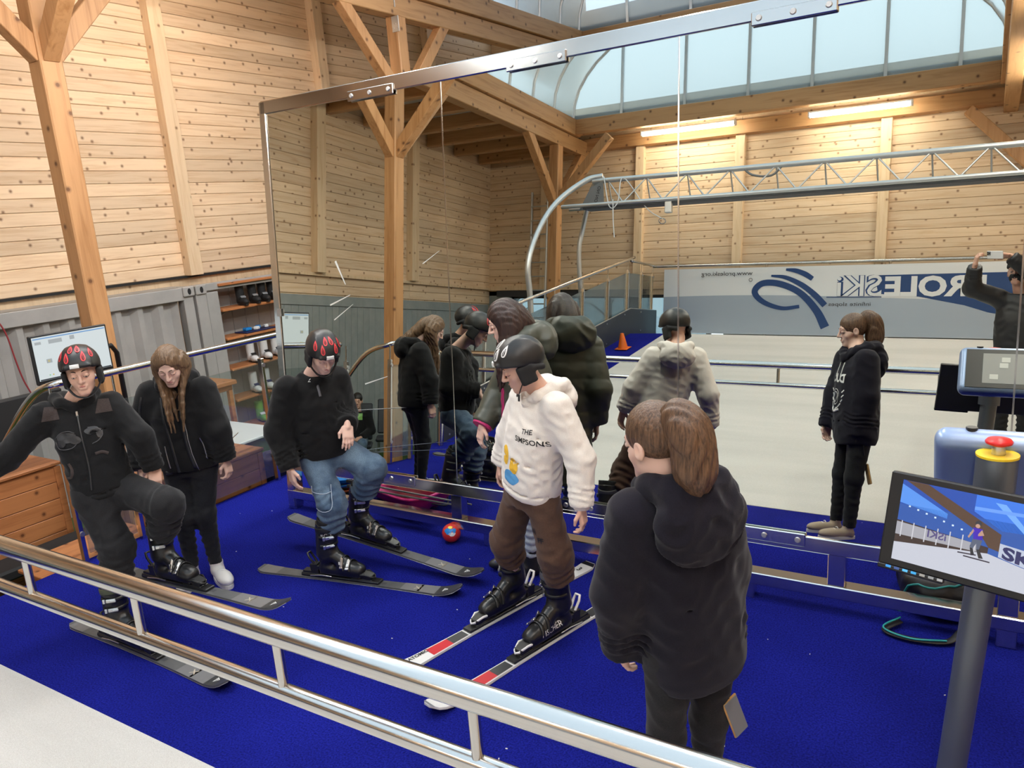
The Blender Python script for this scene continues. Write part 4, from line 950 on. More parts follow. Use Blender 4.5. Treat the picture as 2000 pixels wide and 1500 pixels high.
# a plain patch of colour where the shirt carries a cartoon print
mat('print_yellow', (.80,.47,.04), .7); mat('print_blue', (.10,.35,.68), .7)
def blob(cx_, cy_, a_, b_, n=18, seed=0): return [(cx_+a_*cos(q)*(1+.10*sin(3*q+seed)), cy_+b_*sin(q)*(1+.10*cos(2*q+seed)), 0) for q in np.linspace(0, 2*pi, n+1)[:-1]], [tuple(range(n))]
for (cx_, cy_, a_, b_, m_, sd) in ((-.085,-.105,.030,.052,'print_yellow',1), (-.045,-.215,.060,.038,'print_blue',2), (-.015,-.150,.032,.040,'print_yellow',3)):
    vs, fs = blob(cx_, cy_, a_, b_, 18, sd); vs.append((cx_, cy_, 0)); fs = [(i, (i+1) % 18, 18) for i in range(18)]
    print_on(vs, fs, o, u, v, F5, m_, 'print_patch', hoodie, 2)
ft = trousers_f(J, sp, (.084,.088,.072), .44, (.140,.108), .004, .05, 4); tr = garment(t, 'joggers', 'brown_sweat', ft, pts_of(J, DN), .13, .010)
print_on(*text2d('N', .050, .0015), A(-1.90,3.24,.66)+F*.3+u*.0, u, v, ft, 'print_black', 'lettering', tr, 1); print_on(*text2d('FF', .040, .0015), A(-1.90,3.24,.62)+F*.3+u*.045, u, v, ft, 'print_black', 'lettering', tr, 1)
helmet(t, J, sp, 'helmet_white', tagpos=(.02,.20,0,1))
D5 = norm((-.26,-.966,0)); SKZ = .014
for k, c in (('L', A(-1.925,3.235,SKZ)), ('R', A(-2.305,3.385,SKZ))):
    ski_boot(t, c - D5*.150 + A(0,0,.028), D5, side=1, strap='strap_grey', accent='print_white', marks=(('FISCHER', (.06,.06,.045), (0,1,0), (-.2,0,1), .042, 'print_white'),) if k == 'R' else (('FISCHER', (-.06,.235,.040), (0,-1,0), (.2,0,1), .042, 'print_white'),))
    ski('white ski with red and black panels under the left boot of the white-hooded boy' if k == 'L' else 'white ski with red and black panels, numbered 3 on its tail', tuple(c), tuple(D5), (0,0,1), .84, .76, white_style, 'pair of white skis')
# ================================================================== boy in the black sweatshirt and jeans
J = dict(pelvis=(-3.665,3.44,.85), chest=(-3.675,3.42,1.335), hipL=(-3.625,3.52,.83), hipR=(-3.700,3.36,.83), shL=(-3.615,3.57,1.295), shR=(-3.745,3.265,1.295), head=(-3.505,3.375,1.510), elR=(-3.800,3.185,1.035), wrR=(-3.705,3.160,.800), elL=(-3.610,3.600,1.055), wrL=(-3.440,3.440,1.030), ankR=(-3.625,3.305,.16), ankL=(-3.665,3.60,.290), kneeR=(-3.545,3.325,.520), kneeL=(-3.395,3.575,.700))
F = norm((.90,-.43,0)); Lt = A(-F[1], F[0], 0)
sp = dict(front=F, lat=Lt, Rh=look((.90,-.44), .62, .0), hs=.95, skin='skin_pale', lid=-.007, brow='hair_brown', handR=((.18,.0,-1), (-.3,-.9,0), .45, .4), handL=((.25,-.35,-.9), (.8,-.4,.3), .35, .3), hands=.92)
t = person('person', 'boy in a black sweatshirt and blue cargo jeans on grey skis, helmet with red vents', J, sp)
F3 = top_f(J, sp, [(-.06,.165,.130,.01), (.02,.178,.145,.01), (.35,.185,.150,.012), (.65,.185,.140,.005), (.88,.150,.105,-.004), (1.03,.085,.085,-.004)], (.088,.080,.062), .0, fold=.0045, fs=.045, seed=3, ringamp=.006)
c = A(*J['chest']); col = chain([c+F*.085+A(0,0,-.005), c+Lt*.075+A(0,0,.030), c-F*.080+A(0,0,.045), c-Lt*.075+A(0,0,.030), c+F*.085+A(0,0,-.005)], [.018]*5, .01)
sw = garment(t, 'sweatshirt', 'black_sweat', U(.02, F3, col), pts_of(J, UP), .15, .011)
u, v = norm(np.cross(A(0,0,1), F)), A(0,0,1)
tube_on(sw, 'zip_tape', 'strap_grey', [c+F*.3+A(0,0,.02)-Lt*.004, c+F*.3+A(0,0,-.10)-Lt*.004], -F, F3, .009, .0, 4, .3)
print_on(*text2d('Zav', .030, .001), c+F*.3-u*.055+A(0,0,-.005), u, v, F3, 'print_white', 'lettering', sw, 1); print_on(*text2d('2', .085, .003), A(*J['shR'])+A(-.3,-.02,-.13), A(0,-1,0), v, F3, 'print_white', 'lettering', sw, 1)
f3t = trousers_f(J, sp, (.094,.088,.078), .46, (.150,.118), .0045, .05, 6, ringamp=.007); tr = garment(t, 'jeans', 'blue_denim', f3t, pts_of(J, DN), .14, .010)
# cargo pocket on the near leg
pq = [(-.055,-.070,0), (.055,-.070,0), (.055,.070,0), (-.055,.070,0)]; oo = A(-3.62,3.34,.60)+A(.18,-.26,0); uu = norm(A(.83,.56,0))
pk = print_on(pq, [(0,1,2,3)], oo, uu, v, f3t, 'blue_denim', 'cargo_pocket', tr, 4, .008, True)
tube_on(pk, 'pocket_flap_seam', 'pale_denim', [oo+uu*-.062+v*.03, oo+uu*0+v*.022, oo+uu*.062+v*.03], -np.cross(uu, v), f3t, .0025, .009, 5)
tube_on(pk, 'pocket_seam', 'pale_denim', [oo+uu*-.062+v*.07, oo+uu*-.06-v*.07, oo+uu*.06-v*.07, oo+uu*.062+v*.07], -np.cross(uu, v), f3t, .0022, .009, 6)
helmet(t, J, sp, 'helmet_red', tagpos=(.02,.22,0,1))
D3 = norm((.985,.17,0))
ski_boot(t, A(-3.53,3.305,SKZ)-D3*.150+A(0,0,.028), D3, side=1, strap='black_nylon', accent='print_white', marks=(('RC ONE', (.08,.075,.262), (0,1,0), (0,0,1), .034, 'print_white'),))
ski('grey ski flat on the carpet under the near boot of the boy in jeans', (-3.53,3.305,SKZ), tuple(D3), (0,0,1), .88, .66, grey_style, 'grey skis'); emblem_tri(bpy.data.objects[-1] if 0 else t.children[-1], (0,0,-5), (1,0,0), (0,0,1), 0) if 0 else None
D3b = norm((.99,.02,-.105)); U3 = norm((.105,0,.99))
ski_boot(t, A(-3.53,3.60,.150)-D3b*.150+U3*.028, D3b, U3, side=1, strap='black_nylon', accent='print_white', marks=(('RC ONE', (.08,.075,.262), (0,1,0), (0,0,1), .034, 'print_white'),))
ski('grey ski with lifted tail under the raised boot of the boy in jeans', (-3.53,3.60,.150), tuple(D3b), tuple(U3), .92, .74, grey_style, 'grey skis')
# ================================================================== boy leaning back on the rail
J = dict(pelvis=(-4.335,2.33,.880), chest=(-4.455,2.33,1.395), hipL=(-4.285,2.405,.87), hipR=(-4.375,2.255,.87), shL=(-4.365,2.475,1.355), shR=(-4.540,2.185,1.355), head=(-4.325,2.325,1.585), elR=(-4.610,1.985,1.165), wrR=(-4.690,1.770,1.05), elL=(-4.170,2.500,1.165), wrL=(-4.135,2.53,.965), ankR=(-4.205,2.185,.18), ankL=(-4.155,2.47,.435), kneeR=(-4.235,2.275,.555), kneeL=(-3.955,2.455,.795))
F = norm((.85,-.53,.18)); Lt = norm(A(.53,.85,0))
sp = dict(front=F, lat=Lt, Rh=look((.80,-.60), .12, .05), hs=.97, skin='skin_fair', lid=-.003, eyes=True, brow='hair_dark', handR=((-.5,-.8,-.35), (0,-.2,1), .6, .4), handL=((.3,-.3,-.8), (.7,-.4,.3), .6, .3), hands=.92)
t = person('person', 'boy in a black zip hoodie leaning back with one ski boot lifted, red-vented helmet', J, sp)
F1 = top_f(J, sp, [(-.08,.160,.120,.0), (0,.165,.125,.004), (.35,.162,.122,.004), (.65,.170,.118,.004), (.88,.150,.095,-.002), (1.02,.085,.075,-.004)], (.080,.072,.056), .0, fold=.0042, fs=.042, seed=7, ringamp=.005)
hd, ring = hood_f(J, sp, .033, (.12,.055,.085), -.04); jk = garment(t, 'zip_hoodie', 'black_fleece', F1, pts_of(J, UP), .14, .011); garment(jk, 'hood', 'black_fleece', crease(hd, .004, .03, 1), ring+[A(*J['chest'])-F*.13-A(0,0,.1)], .08, .008)
c = A(*J['chest']); u = Lt; v = norm(np.cross(F, u)) if np.cross(F, u)[2] > 0 else -norm(np.cross(F, u)); u = np.cross(v, F)
tube_on(jk, 'zip', 'leather_trim', [c+F*.3-v*.04, c+F*.3-v*.20+u*.004, c+F*.3-v*.36+u*.012, c+F*.3-v*.50+u*.004], -F, F1, .006, .001, 6)
P_ = drape([c+F*.3-v*.060], -F, F1, .004)[0]; MB().box(P_, (.012,.012,.03), np.array([u, F, v]).T, .002).build('zip_pull', 'steel_satin', jk)
for k, s_ in ((1, .10), (-1, .10)):
    quad = [(k*s_-.045,-.02,0), (k*s_+.045,-.02,0), (k*s_+.035,.055,0), (k*s_-.020,.06,0)]
    print_on([(a, b, 0) for a, b, _ in (quad if k > 0 else [(q[0], q[1], 0) for q in quad])], [(0,1,2,3)], c+F*.25+u*(k*.035)-v*.055+A(0,0,.0), u, v, F1, 'grey_patch', 'shoulder_patch', jk, 3, .002)
mat('print_cat', (.030,.030,.033), .45)                # dark animal print across the chest
for cx_, cy_, a_, b_, sd in ((-.075,-.185,.050,.032,1), (-.030,-.205,.030,.022,3), (-.105,-.215,.022,.020,2), (.060,-.165,.038,.022,5), (.095,-.185,.018,.030,0)):
    vs, fs = blob(cx_, cy_, a_, b_, 16, sd); vs.append((cx_, cy_, 0)); print_on(vs, [(i, (i+1) % 16, 16) for i in range(16)], c+F*.3, u, v, F1, 'print_cat', 'chest_print', jk, 1, .0015+.0003*sd)
for pts in ([(-.13,-.20),(-.12,-.24),(-.09,-.25),(-.05,-.245),(-.02,-.22)], [(-.13,-.18),(-.10,-.155),(-.06,-.15),(-.03,-.165)], [(.04,-.145),(.08,-.15),(.11,-.19),(.085,-.225),(.05,-.24)]):
    tube_on(jk, 'print_line', 'print_grey', [c+F*.3+u*a+v*b for a, b in pts], -F, F1, .003, .002, 5, .5)
for pts in ([(-.085,-.33),(-.075,-.37),(-.085,-.41),(-.105,-.415)], [(.055,-.30),(.09,-.295),(.12,-.31)]): tube_on(jk, 'pocket_trim', 'grey_patch', [c+F*.3+u*a+v*b for a, b in pts], -F, F1, .010, .001, 5, .4)
f1t = trousers_f(J, sp, (.096,.092,.080), .55, (.146,.114), .005, .05, 9, ringamp=.007); tr = garment(t, 'trousers', 'charcoal_trousers', f1t, pts_of(J, DN), .14, .011)
helmet(t, J, sp, 'helmet_red', tagpos=(.05,.19,0,1))
D1 = norm((1,-.02,0))
ski_boot(t, A(-4.10,2.17,SKZ)-D1*.150+A(0,0,.028), D1, side=1, strap='strap_green', accent='lime'); ski('grey ski on the carpet under the standing boot of the leaning boy', (-4.10,2.17,SKZ), tuple(D1), (0,0,1), .90, .60, grey_style, 'grey skis')
D1b = norm((1,.02,.03)); U1 = norm((-.03,0,1))
ski_boot(t, A(-4.02,2.47,.285)-D1b*.150+U1*.028, D1b, U1, side=1, strap='strap_green', accent='lime', marks=()); ski('grey ski held in the air on the lifted boot of the leaning boy', (-4.02,2.47,.285), tuple(D1b), tuple(U1), .94, .60, grey_style, 'grey skis')
# ================================================================== woman in the black jacket
J = dict(pelvis=(-4.455,2.985,.860), chest=(-4.465,2.985,1.345), hipL=(-4.385,3.035,.84), hipR=(-4.530,2.935,.84), shL=(-4.325,3.075,1.305), shR=(-4.605,2.890,1.305), head=(-4.335,2.875,1.505), elL=(-4.225,3.060,1.045), wrL=(-4.205,3.075,.830), elR=(-4.685,2.800,1.045), wrR=(-4.620,2.740,.82), ankL=(-4.375,2.985,.10), ankR=(-4.490,2.885,.10), kneeL=(-4.365,2.965,.47), kneeR=(-4.470,2.870,.47))
F = norm((.60,-.80,0)); Lt = A(-F[1], F[0], 0)
sp = dict(front=F, lat=Lt, Rh=look((.66,-.75), .52, .0), hs=.98, skin='skin_pale', lid=-.006, brow='hair_brown', handL=((.25,-.1,-1), (.9,.3,0), .9, .4), handR=((.1,-.1,-1), (-.8,-.5,0), .6, .4), hands=.90)
t = person('person', 'woman with long light brown hair in a black jacket looking down beside the railing', J, sp)
F2 = top_f(J, sp, [(-.13,.185,.150,.0), (.0,.190,.155,.0), (.35,.185,.150,.004), (.65,.190,.145,.004), (.88,.155,.11,-.002), (1.02,.10,.095,-.004)], (.088,.082,.062), -.01, fold=.0035, fs=.05, seed=11, ringamp=.005)
jk = garment(t, 'jacket', 'black_fleece', F2, pts_of(J, UP), .15, .011); hd, ring = hood_f(J, sp, .042, (.13,.06,.09), -.03); garment(jk, 'collar', 'black_fleece', crease(hd, .003, .03, 3), ring+[A(*J['chest'])-F*.13-A(0,0,.1)], .08, .009)
c = A(*J['chest']); u, v = norm(np.cross(A(0,0,1), F)), A(0,0,1)
for (nm, m_, pts, r_) in (('zip', 'steel_satin', [(.055,-.10), (.065,-.25), (.075,-.40), (.105,-.57)], .0035), ('trim', 'leather_trim', [(.045,-.06), (.050,-.25), (.060,-.40), (.088,-.55)], .011), ('trim', 'leather_trim', [(-.075,-.05), (-.06,-.20), (-.035,-.38), (-.02,-.54)], .010),
    ('pocket_zip', 'steel_satin', [(-.085,-.36), (-.080,-.43), (-.072,-.51)], .0035), ('pocket_zip', 'steel_satin', [(.135,-.33), (.15,-.40), (.155,-.48)], .0035), ('waist_tab', 'leather_trim', [(-.115,-.545), (-.02,-.555)], .014)):
    tube_on(jk, nm, m_, [c+F*.35+u*a+v*b for a, b in pts], -F, F2, r_, .002, 6, .35 if r_ > .005 else 1.0)
tube_on(jk, 'trim', 'leather_trim', [A(*J['shR'])+F*.3-v*.0-u*.03, A(*J['shR'])+F*.3-v*.10-u*.055, A(*J['shR'])+F*.3-v*.22-u*.07], -F, F2, .009, .002, 6, .35)
garment(t, 'jeans', 'black_jeans', trousers_f(J, sp, (.092,.062,.040), .97, (.155,.120), .003, .05, 12, ringamp=.002), pts_of(J, DN), .13, .010)
sneaker(t, (-4.435,3.015,0), (.93,-.36,0), 'white_plastic', 1.14); sneaker(t, (-4.53,2.93,0), (.55,-.80,0), 'white_plastic', 1.1)
hc = A(*J['head']); Rh = sp['Rh']; s_ = sp['hs']; tw = lambda p_: hc+Rh@A(*p_)*s_
cap = SUB(.010, ell((0,-.014,.038), (.083,.104,.100)), ell((0,.130,-.035), (.079,.098,.122)))
cap = lambda P, g_=cap: g_(P) - .0012*np.sin(P[:, 0]*320+6*np.sin(P[:, 2]*30)) + .004*np.exp(-(P[:, 0]/.004)**2)*(P[:, 2] > .05)
def lock(p0, p1, p2, p3, r, k=.012):
    q = spline([p0, p1, p2, p3], 3); return chain(q, list(np.interp(np.linspace(0, 1, len(q)), [0, .3, .75, 1], [r, r*1.1, r*.8, r*.25])), k)
hf = [local(cap, hc, Rh, s_)]; cz = A(*J['chest'])
for k in (-1, 1):
    for (lx_, ly_, r_, dn, out_, fw) in ((.070,.036,.010,.30,.03,.05), (.078,.018,.015,.37,.045,.06), (.084,-.004,.018,.39,.065,.05), (.086,-.030,.020,.34,.085,.03), (.080,-.058,.021,.28,.085,.0)):
        p0 = tw((k*lx_*.92, ly_, .045)); p1 = tw((k*lx_*1.08, ly_, -.045)); side = u*(k*out_)
        mid_ = A(p1[0], p1[1], p1[2]-.13) + side*.6 + F*fw*.5; end_ = A(p1[0], p1[1], p1[2]-dn) + side + F*fw
        hf.append(lock(p0, p1, mid_, end_, r_*1.15))
hf.append(lock(tw((0,-.088,.03)), tw((0,-.108,-.04)), cz-F*.085+A(0,0,.06), cz-F*.13+A(0,0,-.02), .05, .02))
hfu = U(.010, *hf); hfu2 = lambda P: hfu(P) - .0020*np.sin((P@u)*300+5*np.sin(P[:, 2]*13)+(P@F)*150)
garment(t, 'hair', 'hair_light', hfu2, [hc, c+F*.2+u*.18-A(0,0,.32), c+F*.25-u*.18-A(0,0,.32), c-F*.2], .12, .0052)
# ================================================================== woman in the long green coat
J = dict(pelvis=(-2.415,3.94,.880), chest=(-2.395,3.945,1.455), hipL=(-2.355,3.875,.86), hipR=(-2.475,4.005,.86), shL=(-2.275,3.825,1.410), shR=(-2.515,4.070,1.410), head=(-2.470,3.885,1.640), elL=(-2.190,3.860,1.130), wrL=(-2.230,3.790,.900), elR=(-2.620,3.985,1.145), wrR=(-2.665,3.825,.985), ankL=(-2.40,3.86,.12), ankR=(-2.53,3.95,.12), kneeL=(-2.37,3.84,.48), kneeR=(-2.52,3.94,.48))
F = norm((-.72,-.69,0)); Lt = A(-F[1], F[0], 0)
sp = dict(front=F, lat=Lt, Rh=look((-.80,-.60), .30, .0), hs=1.0, skin='skin_pale', lid=-.005, brow='hair_dark', handL=((0,-.1,-1), (.9,-.3,0), .6, .4), handR=((-.15,-.25,-1), (-.5,-.8,.2), .55, .5), hands=.92)
t = person('person', 'woman with long dark hair in a long olive quilted coat with pink lining', J, sp)
fr_, lat = F, Lt
f4 = loft([(spine(J, k, o, F), w, d) for k, w, d, o in ((-.66,.215,.150,.0), (-.35,.215,.150,.0), (0,.205,.145,.0), (.35,.195,.140,.0), (.7,.195,.135,.0), (.9,.160,.11,-.002), (1.03,.10,.09,-.004))], Lt, F, True, 2.4)
f4 = U(.05, f4, *[sleeves(J, k, (.095,.090,.070), over=-.01) for k in 'LR'])
f4 = crease(f4, .002, .04, 5); quilt = lambda P: f4(P) - .006*np.abs(np.sin(P[:, 2]*pi/.11))**.5 + .004
coat = garment(t, 'coat', 'green_nylon', quilt, pts_of(J, UP)+[spine(J, -.7)], .16, .011)
hd, ring = hood_f(J, sp, .062, (.17,.085,.12), -.02, .05); garment(coat, 'hood', 'green_nylon', crease(hd, .006, .05, 2), ring+[A(*J['chest'])-F*.2-A(0,0,.1)], .12, .010)
c = A(*J['chest'])+A(0,0,.05); lin = [c+F*.10-A(0,0,.09), c+F*.06+Lt*.06+A(0,0,.035), c+Lt*.085-F*.02+A(0,0,.085), c+Lt*.05-F*.09+A(0,0,.085), c-F*.11+A(0,0,.07), c-Lt*.05-F*.09+A(0,0,.085), c-Lt*.085-F*.02+A(0,0,.085), c+F*.06-Lt*.06+A(0,0,.035), c+F*.10-A(0,0,.09)]
garment(coat, 'hood_lining', 'pink_lining', chain(lin, [.012,.022,.026,.026,.026,.026,.026,.022,.012], .012), lin, .05, .008)
u, v = norm(np.cross(A(0,0,1), F)), A(0,0,1)
for k in (-.022, .022): tube_on(coat, 'lining_edge', 'pink_lining', [A(*J['chest'])+F*.35+u*k+v*z for z in (-.02,-.2,-.4,-.6,-.8,-.93)], -F, quilt, .006, .001, 6)
d = norm(A(*J['wrR'])-A(*J['elR'])); w = A(*J['wrR']); MB().tube([w-d*.012, w+d*.004], .05, 18, rs=[.068,.064]).build('cuff_lining', 'pink_lining', coat)
garment(t, 'jeans', 'pale_denim', trousers_f(J, sp, (.085,.060,.048), .95, (.14,.11), .002, .05, 3), pts_of(J, DN), .12, .012)
for k in 'LR':
    a = A(*J['ank'+k]); mb = MB(); fb = U(.02, rcone((0,.06,.05), (0,.05,.30), .050,.056), ell((0,.19,.045), (.045,.09,.040)), rbox((0,.10,.045), (.038,.10,.04), .03)); R_ = frame(F); add_sdf(mb, INT(.006, fb, half((0,0,.0), (0,0,-1))), (-.08,-.03,-.01), (.08,.31,.34), .008); hl = A(a[0], a[1], 0)-F*.06; mb.v = [tuple(hl+R_@A(*q)) for q in mb.v]; mb.build('boot', 'black_nylon', t)
hc = A(*J['head']); Rh = sp['Rh']; tw = lambda p_: hc+Rh@A(*p_); e = A(*J['chest'])
cap = SUB(.012, ell((0,-.014,.040), (.088,.108,.103)), ell((0,.130,-.050), (.076,.100,.120))); hf = [local(cap, hc, Rh)]
for k in (-1, 1):
    for (lx_, ly_, r_, dn, out_, fw) in ((.060,.048,.014,.30,.0,.04), (.072,.025,.020,.36,.0,.06), (.080,.000,.022,.34,.01,.06), (.084,-.030,.024,.22,.02,.04), (.076,-.060,.026,.16,.02,.0)):
        p0 = tw((k*lx_*.92, ly_, .045)); p1 = tw((k*lx_*1.06, ly_, -.045)); hf.append(lock(p0, p1, A(p1[0], p1[1], p1[2]-dn*.45)+F*fw*.5, A(p1[0], p1[1], p1[2]-dn)+u*(k*out_)+F*fw, r_*1.15))
hf.append(lock(tw((0,-.085,.02)), tw((0,-.10,-.06)), e-F*.05+A(0,0,.10), e-F*.06+A(0,0,.02), .06)); hfu = U(.012, *hf); garment(t, 'hair', 'hair_dark', lambda P: hfu(P) - .0018*np.sin((P@u)*260+7*np.sin(P[:, 2]*17)+(P@F)*120), [hc, e+F*.2+u*.12-A(0,0,.28), e+F*.2-u*.12-A(0,0,.28), e-F*.1], .12, .006)
# ================================================================== girl in the navy hoodie
J = dict(pelvis=(-.795,2.275,.870), chest=(-.815,2.215,1.375), hipL=(-.845,2.20,.85), hipR=(-.745,2.35,.85), shL=(-.905,2.085,1.335), shR=(-.735,2.335,1.335), head=(-.862,2.165,1.555), elL=(-.975,2.080,1.055), wrL=(-1.010,2.165,.820), elR=(-.715,2.395,1.070), wrR=(-.745,2.405,.820), ankL=(-.905,2.235,.09), ankR=(-.790,2.385,.09), kneeL=(-.880,2.225,.46), kneeR=(-.775,2.375,.46))
F = norm((-.83,.55,0)); Lt = A(-F[1], F[0], 0)
sp = dict(front=F, lat=Lt, Rh=look((-.93,.36), .18, .0), hs=.98, skin='skin_pale', lid=-.003, eyes=True, brow='hair_brown', handL=((-.05,.2,-1), (-.6,-.8,0), .7, .4), handR=((-.2,.0,-1), (.6,.8,0), .8, .4), hands=.9)
t = person('person', 'girl with a brown ponytail in a navy hoodie seen from behind in the foreground', J, sp)
F6 = top_f(J, sp, [(-.34,.162,.127,.0), (-.24,.178,.142,.0), (.0,.182,.148,.0), (.35,.180,.145,-.004), (.65,.182,.138,-.004), (.88,.160,.105,-.006), (1.03,.09,.08,-.004)], (.088,.080,.062), .02, fold=.0045, fs=.055, seed=14, ringamp=.006)
hoodie = garment(t, 'hoodie', 'navy_sweat', F6, pts_of(J, UP)+[spine(J, -.45)], .16, .009)
hd, ring = hood_f(J, sp, .048, (.165,.075,.135), -.075, .005); garment(hoodie, 'hood', 'navy_sweat', crease(hd, .007, .045, 4), ring+[A(*J['chest'])-F*.22-A(0,0,.22)+Lt*.12, A(*J['chest'])-F*.22-A(0,0,.22)-Lt*.12], .11, .0075)
c = A(*J['chest']); u, v = norm(np.cross(A(0,0,1), F)), A(0,0,1)
print_on(*text2d('DUC', .085, .004), c+F*.35-u*.10-v*.21, u, v, F6, 'print_white', 'lettering', hoodie, 2)
for r_ in (.060, .040): tube_on(hoodie, 'crest_line', 'print_white', [c+F*.35+u*r_*cos(q)*.8-v*(.32-r_*sin(q)) for q in np.linspace(0, 2*pi, 9)], -F, F6, .003, .002, 3, .4)
for k in (-1, 1):
    for i in range(6): a = -1.4+i*.33; p_ = c+F*.35+u*(k*.095*cos(a))-v*(.31-.11*sin(a)); tube_on(hoodie, 'laurel_leaf', 'print_white', [p_, p_+u*k*.022+v*.020], -F, F6, .006, .002, 2, .3)
tube_on(hoodie, 'crest_ribbon', 'print_white', [c+F*.35-u*.07-v*.41, c+F*.35-v*.43, c+F*.35+u*.07-v*.41], -F, F6, .010, .002, 4, .3)
for k in (-1, 1): tube_on(hoodie, 'drawstring', 'print_white', [c+F*.3+u*k*.035-v*.06, c+F*.3+u*k*.045-v*.17], -F, F6, .004, .003, 4)
garment(t, 'leggings', 'charcoal_trousers', trousers_f(J, sp, (.090,.062,.045), 1.0, (.16,.125), .003, .05, 15, ringamp=.002), pts_of(J, DN), .13, .010)
mat('beige_shoe', (.45,.36,.27), .7)
sneaker(t, (-.865,2.21,0), tuple(F), 'beige_shoe'); sneaker(t, (-.755,2.36,0), tuple(F), 'beige_shoe')
hc = A(*J['head']); Rh = sp['Rh']; s_ = sp['hs']; tw = lambda p_: hc+Rh@A(*p_)*s_
cap = SUB(.010, ell((0,-.015,.040), (.0835,.104,.100)), ell((0,.118,-.052), (.080,.100,.112))); cap = SUB(.008, cap, ell((.0,-.0,-.085), (.11,.07,.06)))
cap2 = lambda P, g_=cap: g_(P) - .0012*np.sin(np.arctan2(P[:, 0], P[:, 2]-.02)*60 + 3*np.sin(P[:, 1]*40))
garment(t, 'hair', 'hair_brown', local(cap2, hc, Rh, s_), [hc], .16, .0055)
tail = spline([tw((0,-.088,.092)), tw((0,-.128,.085)), tw((.0,-.158,.015)), tw((.0,-.150,-.085)), tw((0,-.128,-.150))], 5); tl = chain(tail, list(np.interp(np.linspace(0, 1, len(tail)), [0,.15,.4,.75,1], [.022,.036,.060,.058,.022])), .02)
lx = Rh[:, 0]; garment(t, 'ponytail', 'hair_brown', lambda P: tl(P) - .0030*np.sin((P@lx)*210+4*np.sin(P[:, 2]*22)+(P@Rh[:, 1])*60), tail, .09, .006)
a = tw((0,-.108,.086)); MB().tube([a+Rh@A(.026*cos(q), 0.006*sin(q), .026*sin(q)) for q in np.linspace(0, 2*pi, 17)[:-1]], .007, 8, True).build('hair_tie', 'black_nylon', t)
# ================================================================== photographer (seen in the mirror)
zp = zs(-.28)
J = dict(pelvis=(.27,-.33,zp+.95), chest=(.27,-.31,zp+1.46), hipL=(.18,-.33,zp+.93), hipR=(.36,-.33,zp+.93), shL=(.09,-.31,zp+1.43), shR=(.45,-.31,zp+1.43), head=(.235,-.255,zp+1.67), elL=(-.13,-.23,zp+1.52), wrL=(-.115,-.07,zp+1.735), elR=(.42,-.13,zp+1.58), wrR=(.155,-.075,zp+1.815), ankL=(.17,-.33,zp+.09), ankR=(.37,-.33,zp+.09), kneeL=(.17,-.30,zp+.50), kneeR=(.37,-.30,zp+.50))
F = norm((-.15,.98,0)); Lt = A(-F[1], F[0], 0)
sp = dict(front=F, lat=Lt, Rh=look((-.25,.95), -.05, .0), hs=1.0, skin='skin_tan', eyes=True, brow='hair_dark', handL=((.15,.25,.9), (-.8,.3,.2), .95, .4), handR=((-.85,.2,.15), (.1,-.3,.9), .9, .3), hands=.9, z0=zp, fine=1)
t = person('person', 'person in a black jacket and mask holding up a phone, seen in the mirror', J, sp)
fP = top_f(J, sp, [(-.10,.19,.13,.0), (.1,.195,.135,.0), (.5,.20,.135,.0), (.88,.17,.11,.0), (1.02,.10,.09,.0)], (.09,.08,.06), -.02, fold=.004, fs=.05, seed=21); garment(t, 'jacket', 'black_nylon', fP, pts_of(J, UP), .15, .014)
garment(t, 'trousers', 'charcoal_trousers', trousers_f(J, sp, (.10,.075,.06), .98, (.17,.13), .003, .06, 2), pts_of(J, DN), .14, .016)
sneaker(t, (.17,-.42,zp-.01), (0,1,.0), 'black_nylon', 1.05, 'black_plastic'); sneaker(t, (.37,-.42,zp-.01), (0,1,.0), 'black_nylon', 1.05, 'black_plastic')
hc = A(*J['head']); Rh = sp['Rh']; garment(t, 'beanie', 'black_fleece', local(INT(.01, ell((0,-.014,.045), (.094,.112,.108)), lambda P: .035-P[:, 2]+P[:, 1]*.1), hc, Rh), [hc], .16, .009); garment(t, 'face_mask', 'black_matte', local(INT(.004, U(.02, ell((0,.032,-.047), (.062,.066,.070)), rcone((0,.09,-.02), (0,.11,-.03), .014)), half((0,0,-.022), (0,0,1))), hc, Rh), [hc], .14, .008)
Rc = np.array([_r, -_d, -_f]).T; pc = CAM - _f*.014 + (-_d)*(-.018) + _r*.040
ph = thing('phone', tuple(pc), 'white phone held up by the person in the mirror', 'phone'); MB().box(pc, (.150,.074,.008), Rc, .004).build('phone_body', 'white_plastic', ph)
MB().box(pc - Rc[:, 2]*.0055 + Rc@A(-.055,.014,0), (.034,.036,.003), Rc, .001).build('camera_island', 'grey_plastic', ph)
for a, b in ((-.063,.022), (-.063,.006), (-.048,.014)): q = pc + Rc@A(a, b, -.006); MB().cyl(q, q - Rc[:, 2]*.003, .0065, n=14).build('lens', 'black_plastic', ph)
